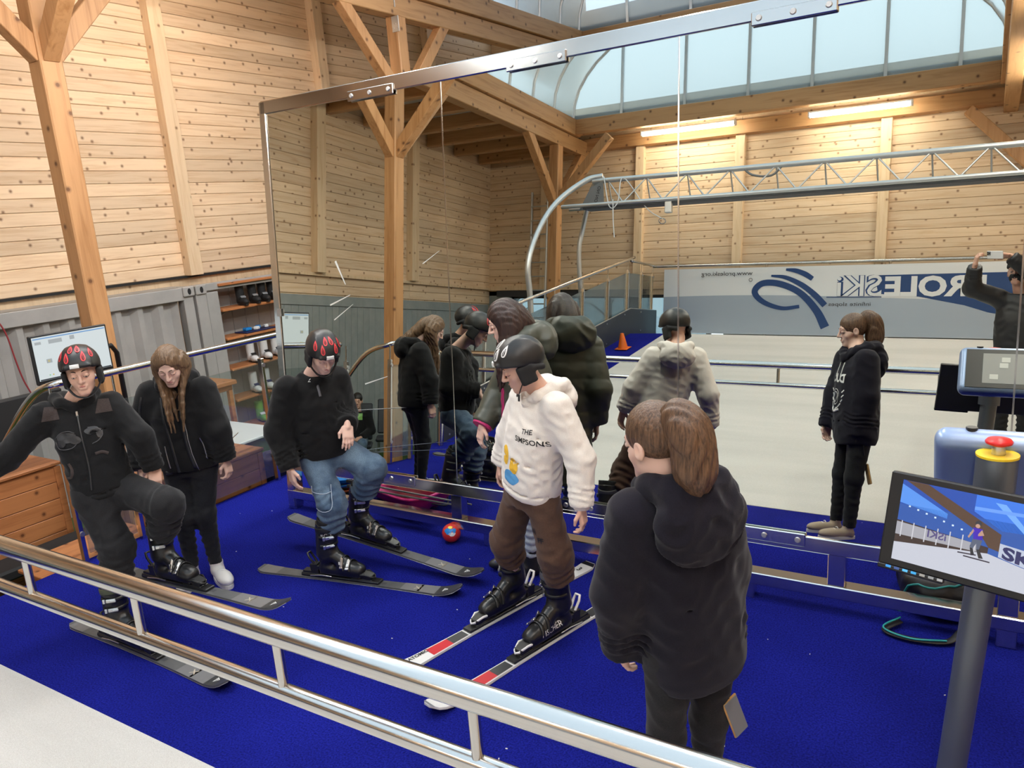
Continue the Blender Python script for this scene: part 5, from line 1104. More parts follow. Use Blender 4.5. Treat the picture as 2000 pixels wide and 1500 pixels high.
# ================================================================== boy sitting by the grey wall (seen in the mirror)
B0 = A(-8.45,-.55,ZG); j = lambda x, y, z: tuple(B0 + x*Lt_ + y*F_ + A(0,0,z)); F_ = norm((.62,.78,0)); Lt_ = A(-F_[1], F_[0], 0)
J = dict(pelvis=j(0,0,.55), chest=j(0,-.04,.98), hipL=j(.08,0,.53), hipR=j(-.08,0,.53), shL=j(.16,-.03,.95), shR=j(-.16,-.03,.95), head=j(0,.02,1.17), elL=j(.22,.06,.70), wrL=j(.09,.27,.62), elR=j(-.22,.06,.70), wrR=j(-.07,.28,.62), ankL=j(.10,.44,.09), ankR=j(-.10,.44,.09), kneeL=j(.10,.40,.54), kneeR=j(-.10,.40,.54))
sp = dict(front=F_, lat=Lt_, Rh=look(F_[:2], .1, .0), hs=.95, skin='skin_tan', eyes=True, brow='hair_black', handL=(tuple(-Lt_*.5+F_), (0,0,1), .8, .3), handR=(tuple(Lt_*.5+F_), (0,0,1), .8, .3), hands=.88, z0=ZG)
t = person('person', 'dark-haired boy sitting on a chair by the grey wall in the mirror', J, sp)
fS = top_f(J, sp, [(-.1,.15,.12,.0), (.4,.155,.12,.0), (.85,.145,.10,.0), (1.02,.08,.075,.0)], (.07,.065,.05), -.01, fold=.003, fs=.05, seed=3); jk = garment(t, 'jacket', 'black_fleece', fS, pts_of(J, UP), .14, .014)
u, v = norm(np.cross(A(0,0,1), F_)), A(0,0,1); print_on(*quad2(.16,.10), A(*J['chest'])+F_*.3-v*.06, u, v, fS, 'green_plastic', 'chest_panel', jk, 3)
garment(t, 'jeans', 'blue_denim', trousers_f(J, sp, (.085,.070,.055), .97, (.14,.11), .002, .05, 2), pts_of(J, DN), .13, .014)
hc = A(*J['head']); garment(t, 'hair', 'hair_black', local(SUB(.01, ell((0,-.016,.042), (.084,.103,.099)), ell((0,.112,-.045), (.075,.085,.095))), hc, sp['Rh'], .95), [hc], .15, .009)
sneaker(t, j(.10,.40,0), tuple(F_), 'white_plastic'); sneaker(t, j(-.10,.40,0), tuple(F_), 'white_plastic')
# phone swinging on its cord below the girl's right hand
pc = A(-.680,2.379,.500); Rp = frame((.25,.2,-1), (.80,-.42,.2)); ph = thing('phone', tuple(pc), 'phone with a wooden edge dangling from a cord by the girl', 'phone')
wood('phone_wood', (.62,.36,.12), (.5,.26,.08), (.2,.1,.05), 1); MB().box(pc, (.070,.150,.010), Rp, .004).build('phone_case', 'phone_wood', ph); MB().box(pc+Rp@A(0,0,.0055), (.064,.144,.004), Rp, .002).build('phone_back', 'grey_plastic', ph)
MB().tube(spline([pc-Rp[:, 1]*.075, pc-Rp[:, 1]*.10+A(-.005,0,.01), A(-.708,2.43,.66), A(-.72,2.43,.76)], 5), .003, 6).build('cord', 'black_nylon', ph)

# lint on the carpet, scratches on the mirror
mb = MB(); rng = np.random.default_rng(5)
for i in range(36):
    x, y = rng.uniform(-5.3,1.2), rng.uniform(1.8,4.0); s_ = rng.uniform(.002,.005); mb.box((x, y, .002), (s_*2, s_, .003), rz(rng.uniform(0,3)))
tag(mb.build('carpet_lint', 'white_plastic'), 'tiny white lint flecks scattered over the blue carpet', 'lint', None, 'stuff')
SCR = (((-4.186,2.017),(-4.097,1.841),.010), ((-4.269,1.688),(-4.057,1.764),.006), ((-4.236,1.576),(-4.032,1.696),.004), ((-3.358,1.975),(-3.211,2.057),.003), ((-3.961,1.098),(-3.735,1.167),.005))
mat('scratch_white', (.75,.75,.70), .7)
for (x0, z0), (x1, z1), w_ in SCR:
    a, b = mp(x0, z0, .0012), mp(x1, z1, .0012); d = norm(b-a); n_ = np.cross(d, NM)*w_; MB().add([a-n_, a+n_, b+n_*.4, b-n_*.4], [(0,1,2,3)]).build('scratch', 'scratch_white', mw)
# ================================================================== banner at the top of the belt
mat('banner_white', (.74,.76,.78), .6); mat('banner_grey', (.38,.44,.52), .6); mat('banner_blue', (.012,.05,.17), .5)
bnr = thing('banner', (-1.5,-5.64,ZT), 'wide vinyl banner with blue swoosh emblem at the top of the belt', 'banner')
BY, bx0, bx1, bz0, bz1 = -5.64, -5.30, .50, ZT+.02, 2.66
MB().box(((bx0+bx1)/2, BY, (bz0+bz1)/2), (bx1-bx0, .008, bz1-bz0)).build('banner_sheet', 'banner_white', bnr)
def bpoly(pts, nm, m_, lift=.006):
    n_ = len(pts); return MB().add([(x, BY+lift, z) for x, z in pts], [tuple(range(n_))[::-1]]).build(nm, m_, bnr)
xs_b = np.linspace(bx0, bx1, 30); wavez = lambda x: 2.14 + .035*sin((x+5.3)*.9) - .02*(x+5.3)/3
mb = MB(); mb.grid(np.array([[(x, BY+.0055, bz0+.005), (x, BY+.0055, wavez(x))] for x in xs_b])[::-1], False); mb.build('grey_wave', 'banner_grey', bnr)
# seen from the belt the text reads left to right towards -x
ub, vb = A(-1,0,0), A(0,0,1)
def btext(txt, xr, z0, w, h, m_, nm='lettering', bold=0.0, lift=.009):
    mb = MB(); lettering(mb, txt, A(xr, BY+lift, z0), ub, vb, A(0,1,0), size=.3, bold=bold, depth=.001, fit=(w, h)); return mb.build(nm, m_, bnr)
# dark blue band behind the first letters, falling to a point
pts = [(.49,2.495), (-1.62,2.48), (-1.55,2.17), (-.95,2.12), (-.3,1.98), (.02,1.87), (.49,1.78)]
bpoly(pts[::-1], 'blue_band', 'banner_blue', .0065)
btext('PROLE', -.02, 2.12, 1.44, .34, 'banner_white', bold=.012, lift=.010); btext('SKi', -1.50, 2.13, .70, .36, 'banner_blue', bold=.013, lift=.0085); btext('SKi', -1.503, 2.133, .694, .354, 'banner_white', bold=.002, lift=.0105)
MB().tube([(-2.36,BY+.008,2.12), (-1.5,BY+.008,2.12)], .008, 5, flat=.3).build('underline', 'banner_blue', bnr)
btext('infinite slopes', -1.66, 1.95, .66, .085, 'print_grey'); btext('www.proleski.org', -3.63, 2.50, .94, .10, 'print_grey')
def swoosh(pts, ws, nm='emblem'):
    P = spline([(x, 0, z) for x, z in pts], 8); w_ = np.interp(np.linspace(0, 1, len(P)), np.linspace(0, 1, len(ws)), ws); a = []; b = []
    for i, p_ in enumerate(P):
        t_ = P[min(i+1, len(P)-1)]-P[max(i-1, 0)]; n_ = A(-t_[2], 0, t_[0])/np.linalg.norm(t_); a.append((p_[0]+n_[0]*w_[i], BY+.010, p_[2]+n_[2]*w_[i])); b.append((p_[0]-n_[0]*w_[i], BY+.010, p_[2]-n_[2]*w_[i]))
    return MB().grid(np.array([a, b]), False).build(nm, 'banner_blue', bnr)
swoosh([(-2.80,1.96), (-3.10,1.93), (-3.42,2.04), (-3.58,2.22), (-3.45,2.37), (-3.15,2.36), (-2.80,2.20), (-2.52,1.90), (-2.36,1.60)], [.030,.035,.045,.055,.055,.055,.055,.062,.075])
swoosh([(-3.30,2.505), (-3.05,2.47), (-2.78,2.34), (-2.55,2.16), (-2.38,1.98)], [.018,.035,.045,.05,.05]); swoosh([(-3.05,2.61), (-2.88,2.585), (-2.72,2.52), (-2.60,2.44)], [.02,.04,.045,.04])
MB().tube([(-3.66+.03*cos(a), BY+.009, 2.44+.03*sin(a)) for a in np.linspace(0, 2*pi, 13)[:-1]], .004, 4, True).build('ring_mark', 'print_grey', bnr)
# ================================================================== orange cone
def cone(x, y, z):
    t = thing('traffic_cone', (x, y, z), 'small orange training cone on the blue strip beside the belt', 'cone'); tl = rx(-SL)
    MB().box((x, y, z+.006), (.22,.22,.012), tl, .004).build('cone_base', 'orange_plastic', t); MB().lathe([(.085,.012), (.082,.02), (.030,.25), (.024,.262), (.0,.264)], (x, y, z), tuple(tl@A(0,0,1)), 20).build('cone_body', 'orange_plastic', t)
cone(-5.15, -3.4, zs(-3.4)+.012)
# ================================================================== gantry arch over the belt
gy = -2.0; gt = thing('truss_gantry', (-5.6, gy, zs(gy)), 'steel truss gantry spanning the belt with a curved leg', 'truss')
legA = spline([(-5.62,-1.25,zs(-1.25)), (-5.62,-1.10,1.9), (-5.62,-1.02,2.45), (-5.60,-1.30,2.98), (-5.50,-1.65,3.40), (-5.20,-1.95,3.72), (-4.95,-2.02,3.78)], 7); legB = spline([(-5.62,-2.95,zs(-2.95)), (-5.62,-2.72,2.1), (-5.62,-2.62,2.75), (-5.55,-2.60,3.1), (-5.35,-2.35,3.42), (-5.15,-2.12,3.66), (-4.95,-2.02,3.76)], 7)
MB().tube(legA, .042, 12).build('curved_leg', 'galvanised', gt); MB().tube(legB, .038, 12).build('curved_leg', 'galvanised', gt)
xe = 3.2; zt_, zb_ = 3.70, 3.345
MB().cyl((-5.1,gy,zt_+.01), (xe,gy,zt_-.02), .036, n=14).build('top_chord', 'galvanised', gt)
for dy_ in (-.13, .13): MB().cyl((-5.55,gy+dy_,zb_), (xe,gy+dy_,zb_), .030, n=10).build('bottom_chord', 'galvanised', gt)
MB().box(((xe-5.2)/2,gy,zb_-.03), (xe+5.2,.26,.05), bev=.006).build('bottom_tray', 'dark_panel', gt)
x = -4.85
while x < xe-.5:
    for dy_ in (-.13, .13):
        for a, b in (((x, zt_), (x+.30, zb_)), ((x+.60, zt_), (x+.30, zb_))) if dy_ > 0 else (((x, zt_), (x+.02, zb_)),):
            MB().cyl((a[0],gy,a[1]), (b[0],gy+dy_,b[1]), .011, n=7, cap=False).build('web_bar', 'galvanised', gt)
    x += .60
pl_ = MB().prism([(-5.30,3.30), (-4.90,3.36), (-4.92,3.70), (-5.12,3.62)], (0,gy+.02,0), (1,0,0), (0,0,1), (0,1,0), .012).build('sign_plate', 'grey_plastic', gt); mb = MB(); lettering(mb, 'ON NOW', A(-4.95, gy+.034, 3.62), A(-.25,0,-.97), A(.97,0,-.25)*-1, A(0,1,0), size=.07, depth=.0005); mb.build('lettering', 'print_black', pl_)
MB().tube(spline([(-4.9,gy+.05,3.75), (-4.75,gy+.16,3.3), (-4.62,gy+.16,3.35), (-4.6,gy+.03,3.72), (-4.2,gy+.1,3.25), (-3.95,gy+.12,3.08)], 6), .008, 6).build('rope', 'banner_white', gt); MB().tube(spline([(-4.7,gy+.15,3.4), (-4.68,gy+.17,3.1), (-4.66,gy+.16,2.85)], 5), .008, 6).build('rope_end', 'banner_white', gt)
MB().tube([(-3.95+.05*cos(a), gy+.12+.02*sin(a), 3.05+.035*sin(a)) for a in np.linspace(0, 2*pi, 13)[:-1]], .008, 6, True).build('carabiner', 'steel', gt); MB().box((-3.87,gy+.1,3.24), (.10,.08,.16), bev=.01).build('pulley_block', 'galvanised', gt)
MB().tube(spline([(-2.9,gy,3.73), (-2.75,gy+.03,3.6), (-2.5,gy+.03,3.57), (-2.35,gy,3.71)], 5), .015, 7).build('hanging_cable', 'grey_plastic', gt)
# ================================================================== ladder
ld = thing('ladder', (-8.05,-5.55,ZG), 'aluminium extension ladder leaning at the back corner in the mirror', 'ladder')
for x in (-8.28, -7.90): MB().box((x,-5.62,1.75), (.03,.06,5.2), rx(.02), .004).build('ladder_rail', 'galvanised', ld)
for i in range(17): MB().cyl((-8.28,-5.62,-.6+.29*i), (-7.90,-5.62,-.6+.29*i), .014, n=8).build('rung', 'galvanised', ld)
# ================================================================== left monitor and counter
mon = thing('monitor', (-6.05,3.4,ZG), 'black monitor with a bright desktop screen behind the leaning boy', 'monitor')
emit('screen_white', (.80,.88,.90), .40, (.02,.02,.02)); emit('screen_blue', (.15,.38,.75), .40, (.02,.02,.02)); emit('screen_grey', (.60,.66,.68), .30, (.02,.02,.02)); emit('screen_yellow', (.75,.62,.15), .40, (.02,.02,.02)); emit('screen_green', (.35,.75,.45), .40, (.02,.02,.02))
Rm = ry(.0); mx = -5.94; y0, y1, z0, z1 = 2.865, 3.455, 1.285, 1.655
MB().box((mx-.018,(y0+y1)/2,(z0+z1)/2), (.034,y1-y0,z1-z0), bev=.006).build('monitor_case', 'black_plastic', mon); scr = MB().box((mx,(y0+y1)/2,(z0+z1)/2+.008), (.004,y1-y0-.03,z1-z0-.046)).build('screen', 'screen_white', mon)
for (ya, yb, za, zb, m_) in ((.02,.57,.338,.346,'screen_blue'), (.03,.075,.30,.32,'screen_grey'), (.13,.23,.295,.325,'screen_grey'), (.29,.325,.30,.33,'screen_grey'), (.09,.13,.155,.185,'screen_grey'), (.10,.115,.163,.178,'screen_yellow'), (.09,.10,.06,.07,'screen_green'), (.115,.125,.06,.07,'screen_yellow'), (.02,.57,.032,.042,'dark_panel')):
    MB().box((mx+.003,y0+(ya+yb)/2,z0+(za+zb)/2), (.001,yb-ya,zb-za)).build('screen_item', m_, scr)
MB().tube([(mx-.10,3.56,ZG), (mx-.10,3.56,1.40), (mx-.06,3.50,1.47), (mx-.04,3.30,1.47)], .02, 10).build('stand_pole', 'black_plastic', mon); MB().box((mx-.10,3.56,ZG+.015), (.10,.08,.03), bev=.006).build('stand_foot', 'black_plastic', mon)
bh = thing('bench_back', (-7.0,2.9,ZG), 'dark upholstered bench at the far left behind the stair rail', 'bench'); MB().box((-7.30,2.95,.80), (.07,1.5,.42), bev=.02).build('bench_backrest', 'black_matte', bh); MB().box((-7.12,2.95,-.42), (.35,1.5,.10), bev=.02).build('bench_seat', 'black_matte', bh)
for y in (2.3, 3.6): MB().box((-7.30,y,(ZG+.6)/2), (.05,.05,.6-ZG)).build('bench_leg', 'steel_dull', bh)
# ================================================================== larch furniture beside the landing
def plank_box(name, label, x0, x1, y0_, y1_, z0_, z1_, rows, m_='larch', cat='box', group=None, trim=True):
    t = thing(name, ((x0+x1)/2,(y0_+y1_)/2,z0_), label, cat, group); ph_ = (z1_-.03-z0_)/rows
    MB().box(((x0+x1)/2-.01,(y0_+y1_)/2+.0,(z0_+z1_)/2-.02), (x1-x0-.05,y1_-y0_-.05,z1_-z0_-.05)).build('core', 'black_matte', t)
    mX = MB().box((0,0,0), (.02,y1_-y0_-.06,ph_-.005), bev=.004).mesh('plank', m_); mY = MB().box((0,0,0), (x1-x0-.06,.02,ph_-.005), bev=.004).mesh('plank', m_+'_x')
    for i in range(rows): z = z0_+ph_*(i+.5); put('plank', mX, (x1-.012,(y0_+y1_)/2,z), t); put('plank', mY, ((x0+x1)/2,y0_+.012,z), t)
    MB().box(((x0+x1)/2,(y0_+y1_)/2,z1_-.015), (x1-x0+.03,y1_-y0_+.03,.03), bev=.005).build('lid', m_, t)
    for yy in (y0_+.03, y1_-.03): MB().box((x1-.005,yy,(z0_+z1_)/2-.02), (.03,.06,z1_-z0_-.04), bev=.004).build('corner_trim', m_, t)
    return t
plank_box('wooden_counter', 'tall orange plank counter behind the leaning boy', -8.0, -7.40, 1.6, 3.60, ZG, .30, 7, cat='counter'); 
plank_box('step_box', 'low reddish wooden step beside the landing under the leaning boy', -6.22, -5.72, 2.80, 3.42, -.30, -.06, 2, cat='box'); plank_box('wooden_block', 'lower wooden block beside the landing', -6.7, -5.72, 2.78, 3.5, ZG, -.30, 4, cat='box')
plank_box('wooden_locker', 'dark red wooden locker outside the railing behind the jacketed woman', -6.35, -5.72, 3.64, 4.58, ZG, .30, 7, cat='locker')
wt = thing('table', (-7.2,5.3,ZG), 'white table top between the locker and the shelves', 'table'); MB().box((-7.25,5.35,.07), (1.1,.75,.03), bev=.006).build('table_top', 'white_plastic', wt)
for dx in (-.45,.45):
    for dy_ in (-.3,.3): MB().box((-7.25+dx,5.35+dy_,(ZG+.05)/2), (.04,.04,.05-ZG)).build('leg', 'black_plastic', wt)
cs = thing('wooden_stool', (-8.0,6.0,ZG), 'orange wooden stand at the container behind the jacketed woman', 'stand'); MB().box((-8.05,5.75,.50), (.6,.5,.05), bev=.006).build('stand_top', 'larch', cs); MB().box((-8.05,5.75,.44), (.5,.42,.07), bev=.006).build('stand_apron', 'larch', cs)
for dx in (-.22,.22):
    for dy_ in (-.18,.18): MB().box((-8.05+dx,5.75+dy_,(ZG+.42)/2), (.05,.05,.42-ZG)).build('leg', 'larch', cs)
# stairs going down from the landing
st = thing('stairs', (-6.2,2.43,ZG), 'wooden stairs leading down from the landing', 'stairs')
for i in range(4): MB().box((-5.72-.27*i,2.43,-.17-.17*i-.02), (.30,.56,.04), bev=.006).build('tread', 'larch_x', st)
for y in (2.14, 2.72): MB().prism([(-5.60,-.04), (-6.70,-.73), (-6.70,ZG), (-6.45,ZG), (-5.60,-.30)][::-1], (0,y-.015,0), (1,0,0), (0,0,1), (0,1,0), .03).build('stringer', 'larch_x', st)
# ================================================================== shelves with boots
shf = []
for i, z in enumerate((1.60,1.245,.84,.40,-.05,-.50)):
    t = thing('wall_shelf', (-9.2,7.6,z-.02), ['top', 'second', 'third', 'fourth', 'fifth', 'lowest'][i] + ' orange wooden shelf on the grey container wall', 'shelf', 'wooden shelves on the container wall'); MB().box((-9.19,7.83,z-.02), (.36,1.8,.035), bev=.005).build('shelf_board', 'larch', t)
    for y in (7.02, 8.55): MB().prism([(-9.40,z-.04), (-9.04,z-.04), (-9.40,z-.20)][::-1], (0,y-.01,0), (1,0,0), (0,0,1), (0,1,0), .02).build('bracket', 'container_grey', t)
def soft_boot(loc, fwd, label, shell='black_matte', accent='grey_plastic', group='boots on the shelves', s=1.0, pull=True):
    t = thing('snow_boot', loc, label, 'boot', group); R = frame(fwd); c = A(*loc)
    f = U(.025, rcone((0,.055,.06), (0,.05,.27), .055,.062), ell((0,.20,.050), (.050,.095,.048)), rbox((0,.11,.05), (.044,.11,.045), .035)); f = INT(.006, f, half((0,0,.012), (0,0,-1))); f = SUB(.01, f, fcone((0,.05,.25), (0,.05,.40), .045,.050))
    f = INT(.01, f, half((0,.05,.30), (0,-.15,1))); f = crease(f, .0015, .02, 3); mb = MB(); add_sdf(mb, f, (-.09,-.04,-.01), (.09,.32,.36), .009); mb.v = [tuple(c+R@A(*q)*s) for q in mb.v]; mb.build('boot_upper', shell, t)
    mb = MB().prism([(.050*cos(a), .13+.160*sin(a)) for a in np.linspace(0, 2*pi, 21)[:-1]], (0,0,0), (1,0,0), (0,1,0), (0,0,1), .026); mb.v = [tuple(c+R@A(*q)*s) for q in mb.v]; mb.build('boot_sole', 'black_plastic', t)
    mb = MB().box((0,.10,.27), (.02,.012,.05), bev=.003); mb.box((.0,.165,.12), (.075,.05,.012), rx(-.5), .004); mb.v = [tuple(c+R@A(*q)*s) for q in mb.v]; mb.build('boot_tab', accent, t); return t
for i, y in enumerate((7.40,7.62,7.80,7.98)): soft_boot((-9.23,y,1.245), (.95,-.3,0), ['first', 'second', 'third', 'fourth'][i]+' black snow boot from the left on the second shelf')
mat('boot_lilac', (.70,.66,.70), .4)
for i, y in enumerate((7.45,7.70,7.92)): soft_boot((-9.25,y,.40), (.95,-.3,0), ['left', 'middle', 'right'][i]+' white boot on the fourth shelf under the handrail', 'boot_white', 'black_plastic')
for i, (y, m_) in enumerate(((7.42,'boot_white'), (7.66,'boot_white'), (8.0,'navy_plastic'))): soft_boot((-9.25,y,-.05), (.95,-.3,0), ['white boot at the left end of the fifth shelf', 'white boot beside the blue one on the fifth shelf', 'dark blue boot on the fifth shelf'][i], m_, 'navy_plastic' if i < 2 else 'boot_white')
for i, y in enumerate((7.45,7.70)): soft_boot((-9.25,y,-.50), (.95,-.3,0), ['left green boot on the lowest shelf', 'right green boot on the lowest shelf'][i], 'green_plastic', 'white_plastic')
gl = thing('glove', (-9.15,7.6,.84), 'blue mat with small white blocks on the third shelf', 'tray'); MB().box((-9.15,7.55,.85), (.28,.55,.016), bev=.005).build('mat_sheet', 'navy_plastic', gl)
for i, (dx, dy_, m_, s_) in enumerate(((0,-.1,'blue_plastic',.09), (.06,.02,'white_plastic',.07), (-.03,.12,'blue_plastic',.08), (.03,.22,'white_plastic',.06))): MB().box((-9.15+dx,7.5+dy_,.885), (s_,s_*1.2,.045), rz(.4*i), .01).build('block', m_, gl)
gl.name = 'shelf_tray'
cbl = thing('power_cable', (-8.98,4.15,.5), 'thin dark red cable hanging on the container', 'cable'); mat('cable_red', (.30,.03,.04), .5); MB().tube(spline([(-8.98,4.03,1.60), (-8.98,4.088,1.486), (-8.98,4.125,1.34), (-8.98,4.153,1.092), (-8.98,4.187,.872), (-8.98,4.241,.684), (-8.98,4.30,.40)], 5), .008, 6).build('cable', 'cable_red', cbl)
bag = thing('boot_bag', (-5.85,5.05,0), 'dark boot bag with a grey cord outside the railing', 'bag'); fB = crease(U(.05, rbox((-5.86,5.06,-.02), (.16,.38,.16), .08), rbox((-5.86,5.06,.10), (.12,.30,.07), .05)), .006, .05, 2); mb = MB(); add_sdf(mb, fB, (-6.15,4.5,-.35), (-5.60,5.6,.30), .014); mb.build('bag_body', 'navy_plastic', bag)
MB().tube(spline([(-5.80,4.75,.15), (-5.73,4.70,.20), (-5.70,4.76,.12), (-5.72,4.84,.19), (-5.69,4.90,.05)], 5), .012, 6).build('cord', 'grey_plastic', bag)
MB().box((-5.85,5.08,(ZG-.18)/2), (.36,.84,-.18-ZG), bev=.01).build('bag_stand', 'black_matte', bag)
# ================================================================== things under the mirror
def sled(c, yaw_, label, m_='pink_plastic', L=.85, W_=.38, dz=0.0):
    t = thing('sled', (c[0],c[1],0), label, 'sled', 'plastic sleds under the mirror'); R = rz(yaw_); nu, nv = 25, 13; P = np.zeros((nu, nv, 3))
    for i in range(nu):
        for j in range(nv):
            a = i/(nu-1)*2-1; b = j/(nv-1)*2-1; w_ = W_/2*(1-.35*max(0, a)**3); edge = max(abs(a)**6, abs(b)**4)
            P[i,j] = A(*c)+R@A(a*L/2, b*w_, .02+.13*edge+.06*max(0, a)**3 + .012*cos(b*9)*(1-edge))
    mb = MB(); mb.grid(P); mb.grid((P+A(0,0,.012))[:, ::-1]); mb.build('sled_shell', m_, t)
    rim = [P[i,0] for i in range(nu)]+[P[-1,j] for j in range(1,nv)]+[P[i,-1] for i in range(nu-2,-1,-1)]+[P[0,j] for j in range(nv-2,0,-1)]; MB().tube(rim, .012, 6, True).build('rim', m_, t)
    MB().tube(spline([A(*c)+R@A(L/2-.02,-.08,.14), A(*c)+R@A(L/2+.06,0,.12), A(*c)+R@A(L/2-.02,.08,.14)], 5), .006, 6).build('pull_cord', 'black_nylon', t); return t
sled((-3.93,4.52,.0), -.25, 'pink plastic sled lying flat under the mirror'); sled((-3.85,4.78,.16), -.15, 'pink plastic sled leaning on top behind the ski poles')
def disc(c, label, m_, r=.17, tilt=None):
    t = thing('sliding_disc', tuple(c), label, 'disc', 'plastic sliding discs'); MB().lathe([(0,.004), (r*.7,.004), (r*.93,.03), (r,.045), (r*1.0,.052), (r*.92,.040), (r*.68,.014), (0,.014)], c, (0,0,1) if tilt is None else tilt, 28).build('disc_bowl', m_, t); MB().tube([A(*c)+A(.03*cos(a),.03*sin(a),.02) for a in np.linspace(0,pi,7)], .008, 6).build('grip', m_, t)
for i, (m_, w_) in enumerate((('blue_plastic','lowest blue'), ('orange_plastic','orange'), ('blue_plastic','upper blue'), ('blue_plastic','topmost blue'))): disc((-4.62,4.50,.005+.048*i), w_+' sliding disc in the stack under the mirror corner', m_)
disc((-3.72,4.82,.30), 'orange sliding disc lying on the pink sled under the mirror', 'orange_plastic', .16, (0,-.25,1))
for i, dz in enumerate((0, .045)):
    t = thing('ski_pole', (-3.7,4.28,.2+dz), ['lower', 'upper'][i]+' grey ski pole lying on the frame under the mirror', 'pole', 'ski poles under the mirror'); a = A(-4.35,4.27,.205+dz); b = A(-3.22+.1*i,4.26,.20+dz*.6); MB().cyl(a, b, .008, .006, 10).build('shaft', 'grey_plastic', t); MB().cyl(a, a+(b-a)*.12, .015, n=10).build('grip', 'black_plastic', t); d_ = norm(b-a); MB().cyl(b-d_*.06, b-d_*.05, .028, n=14).build('basket', 'black_plastic', t)
mat('newsprint', (.30,.31,.32), .8); nb_ = thing('newspaper', (-3.95,4.62,.2), 'crumpled grey newspaper on the sled under the mirror', 'newspaper'); P = np.array([[(-4.1+.035*i+.004*sin(j*2.1), 4.50+.03*j, .235+.03*sin(i*1.3+j*.7)+.02*sin(j*1.9)) for j in range(9)] for i in range(10)]); mb = MB(); mb.grid(P); mb.grid((P-A(0,0,.004))[:, ::-1]); mb.build('sheet', 'newsprint', nb_); 
for r_ in range(5): MB().tube([(-4.08+.03*i, 4.53+.05*r_, .242+.03*sin((-.02+.03*i)/.035*1.3+(.03+.05*r_)/.03*.7)+.02*sin((.03+.05*r_)/.03*1.9)) for i in range(9)], .003, 4, flat=.3).build('print_line', 'print_black', nb_)
bl = thing('ball', (-3.19,4.08,0), 'small red ball with a colourful picture on the carpet under the mirror', 'ball'); mat('ball_red', (.60,.03,.02), .3); MB().lathe([(0,0)]+[(.068*sin(a), .068-.068*cos(a)) for a in np.linspace(.1,pi-.1,14)]+[(0,.136)], (-3.19,4.08,0), (0,0,1), 26).build('ball_shell', 'ball_red', bl)
fb = ell((-3.19,4.08,.068), (.068,.068,.068))
dcam = norm(A(0,0,2.3)-A(-3.19,4.08,.068)); ub_ = norm(np.cross(A(0,0,1), dcam)); vb_ = np.cross(dcam, ub_)
for cx_, cy_, a_, b_, m_ in ((-.02,.012,.026,.024,'blue_plastic'), (.020,.012,.014,.018,'blue_plastic'), (.004,-.012,.024,.014,'white_plastic'), (-.005,.038,.016,.010,'yellow_plastic')):
    vs, fs = [(cx_+a_*cos(q)*(1+.2*sin(3*q)), cy_+b_*sin(q), 0) for q in np.linspace(0, 2*pi, 15)[:-1]], None; vs.append((cx_, cy_, 0)); print_on(vs, [(i, (i+1) % 14, 14) for i in range(14)], A(-3.19,4.08,.068)+dcam*.0, ub_, vb_, fb, m_, 'picture', bl, 1)
bp = thing('backpack', (-.15,4.42,0), 'black backpack with teal piping lying under the mirror at right', 'backpack'); fk = crease(U(.06, rbox((-.14,4.50,.11), (.20,.20,.11), .08, rz(.2)), rbox((-.10,4.36,.10), (.14,.10,.08), .05, rz(.2))), .008, .05, 6); mb = MB(); add_sdf(mb, fk, (-.45,4.05,-.02), (.2,4.8,.32), .014); mb.build('pack_body', 'black_nylon', bp); mat('teal', (.02,.30,.30), .5)
for pts in ([(-.32,4.20),(-.22,4.16),(-.05,4.22),(.05,4.30)], [(-.33,4.32),(-.18,4.26),(0,4.33)], [(-.30,4.45),(-.12,4.38),(.04,4.46)]): tube_on(bp, 'piping', 'teal', [(x, y, .5) for x, y in pts], (0,0,-1), fk, .006, .002, 6)
MB().tube(spline([(-.30,4.12,.03), (-.36,4.02,.02), (-.24,3.98,.02), (-.08,4.02,.02), (-.02,4.10,.05)], 6), .020, 8, flat=.3, up=(0,0,1)).build('shoulder_strap', 'black_nylon', bp); MB().tube(spline([(-.30,4.125,.05), (-.37,4.015,.035), (-.24,3.965,.03), (-.08,4.01,.03)], 6), .005, 6).build('strap_piping', 'teal', bp)
# ================================================================== control stand at the right
cs_ = thing('control_stand', (-.03,2.80,0), 'grey control post with a red emergency button and console', 'control post')
MB().cyl((-.035,2.80,0), (.045,2.805,1.10), .046, .046, 28).build('post', 'post_grey', cs_); MB().cyl((.045,2.805,1.10), (.056,2.81,1.405), .060, .060, 28).build('post_head', 'post_grey', cs_); MB().cyl((-.035,2.80,0), (-.035,2.80,.015), .12, n=28).build('foot_plate', 'post_grey', cs_)
MB().cyl((.056,2.81,1.405), (.056,2.81,1.412), .062, n=28).build('yellow_ring', 'yellow_plastic', cs_); MB().cyl((.058,2.81,1.412), (.058,2.81,1.445), .020, n=18).build('button_stem', 'steel_satin', cs_); MB().lathe([(.020,0), (.038,.008), (.040,.014), (.034,.022), (.0,.026)], (.058,2.81,1.440), (0,0,1), 24).build('emergency_button', 'red_plastic', cs_)
Rc_ = rx(-radians(58)); cc = A(.17,2.965,1.315); mat('console_shell', (.27,.37,.58), .3, .2)
fc = rbox((0,0,0), (.30,.165,.045), .042); mb = MB(); add_sdf(mb, fc, (-.34,-.2,-.07), (.34,.2,.07), .010); mb.v = [tuple(cc+Rc_@A(*q)) for q in mb.v]; con = mb.build('console', 'console_shell', cs_)
RcU = Rc_@rx(0); 
def on_con(x, y, w_, h_, nm, m_, lift, par=con): q = cc+Rc_@A(x, y, .045+lift); return MB().box(q, (w_, h_, .004), Rc_, .001).build(nm, m_, par)
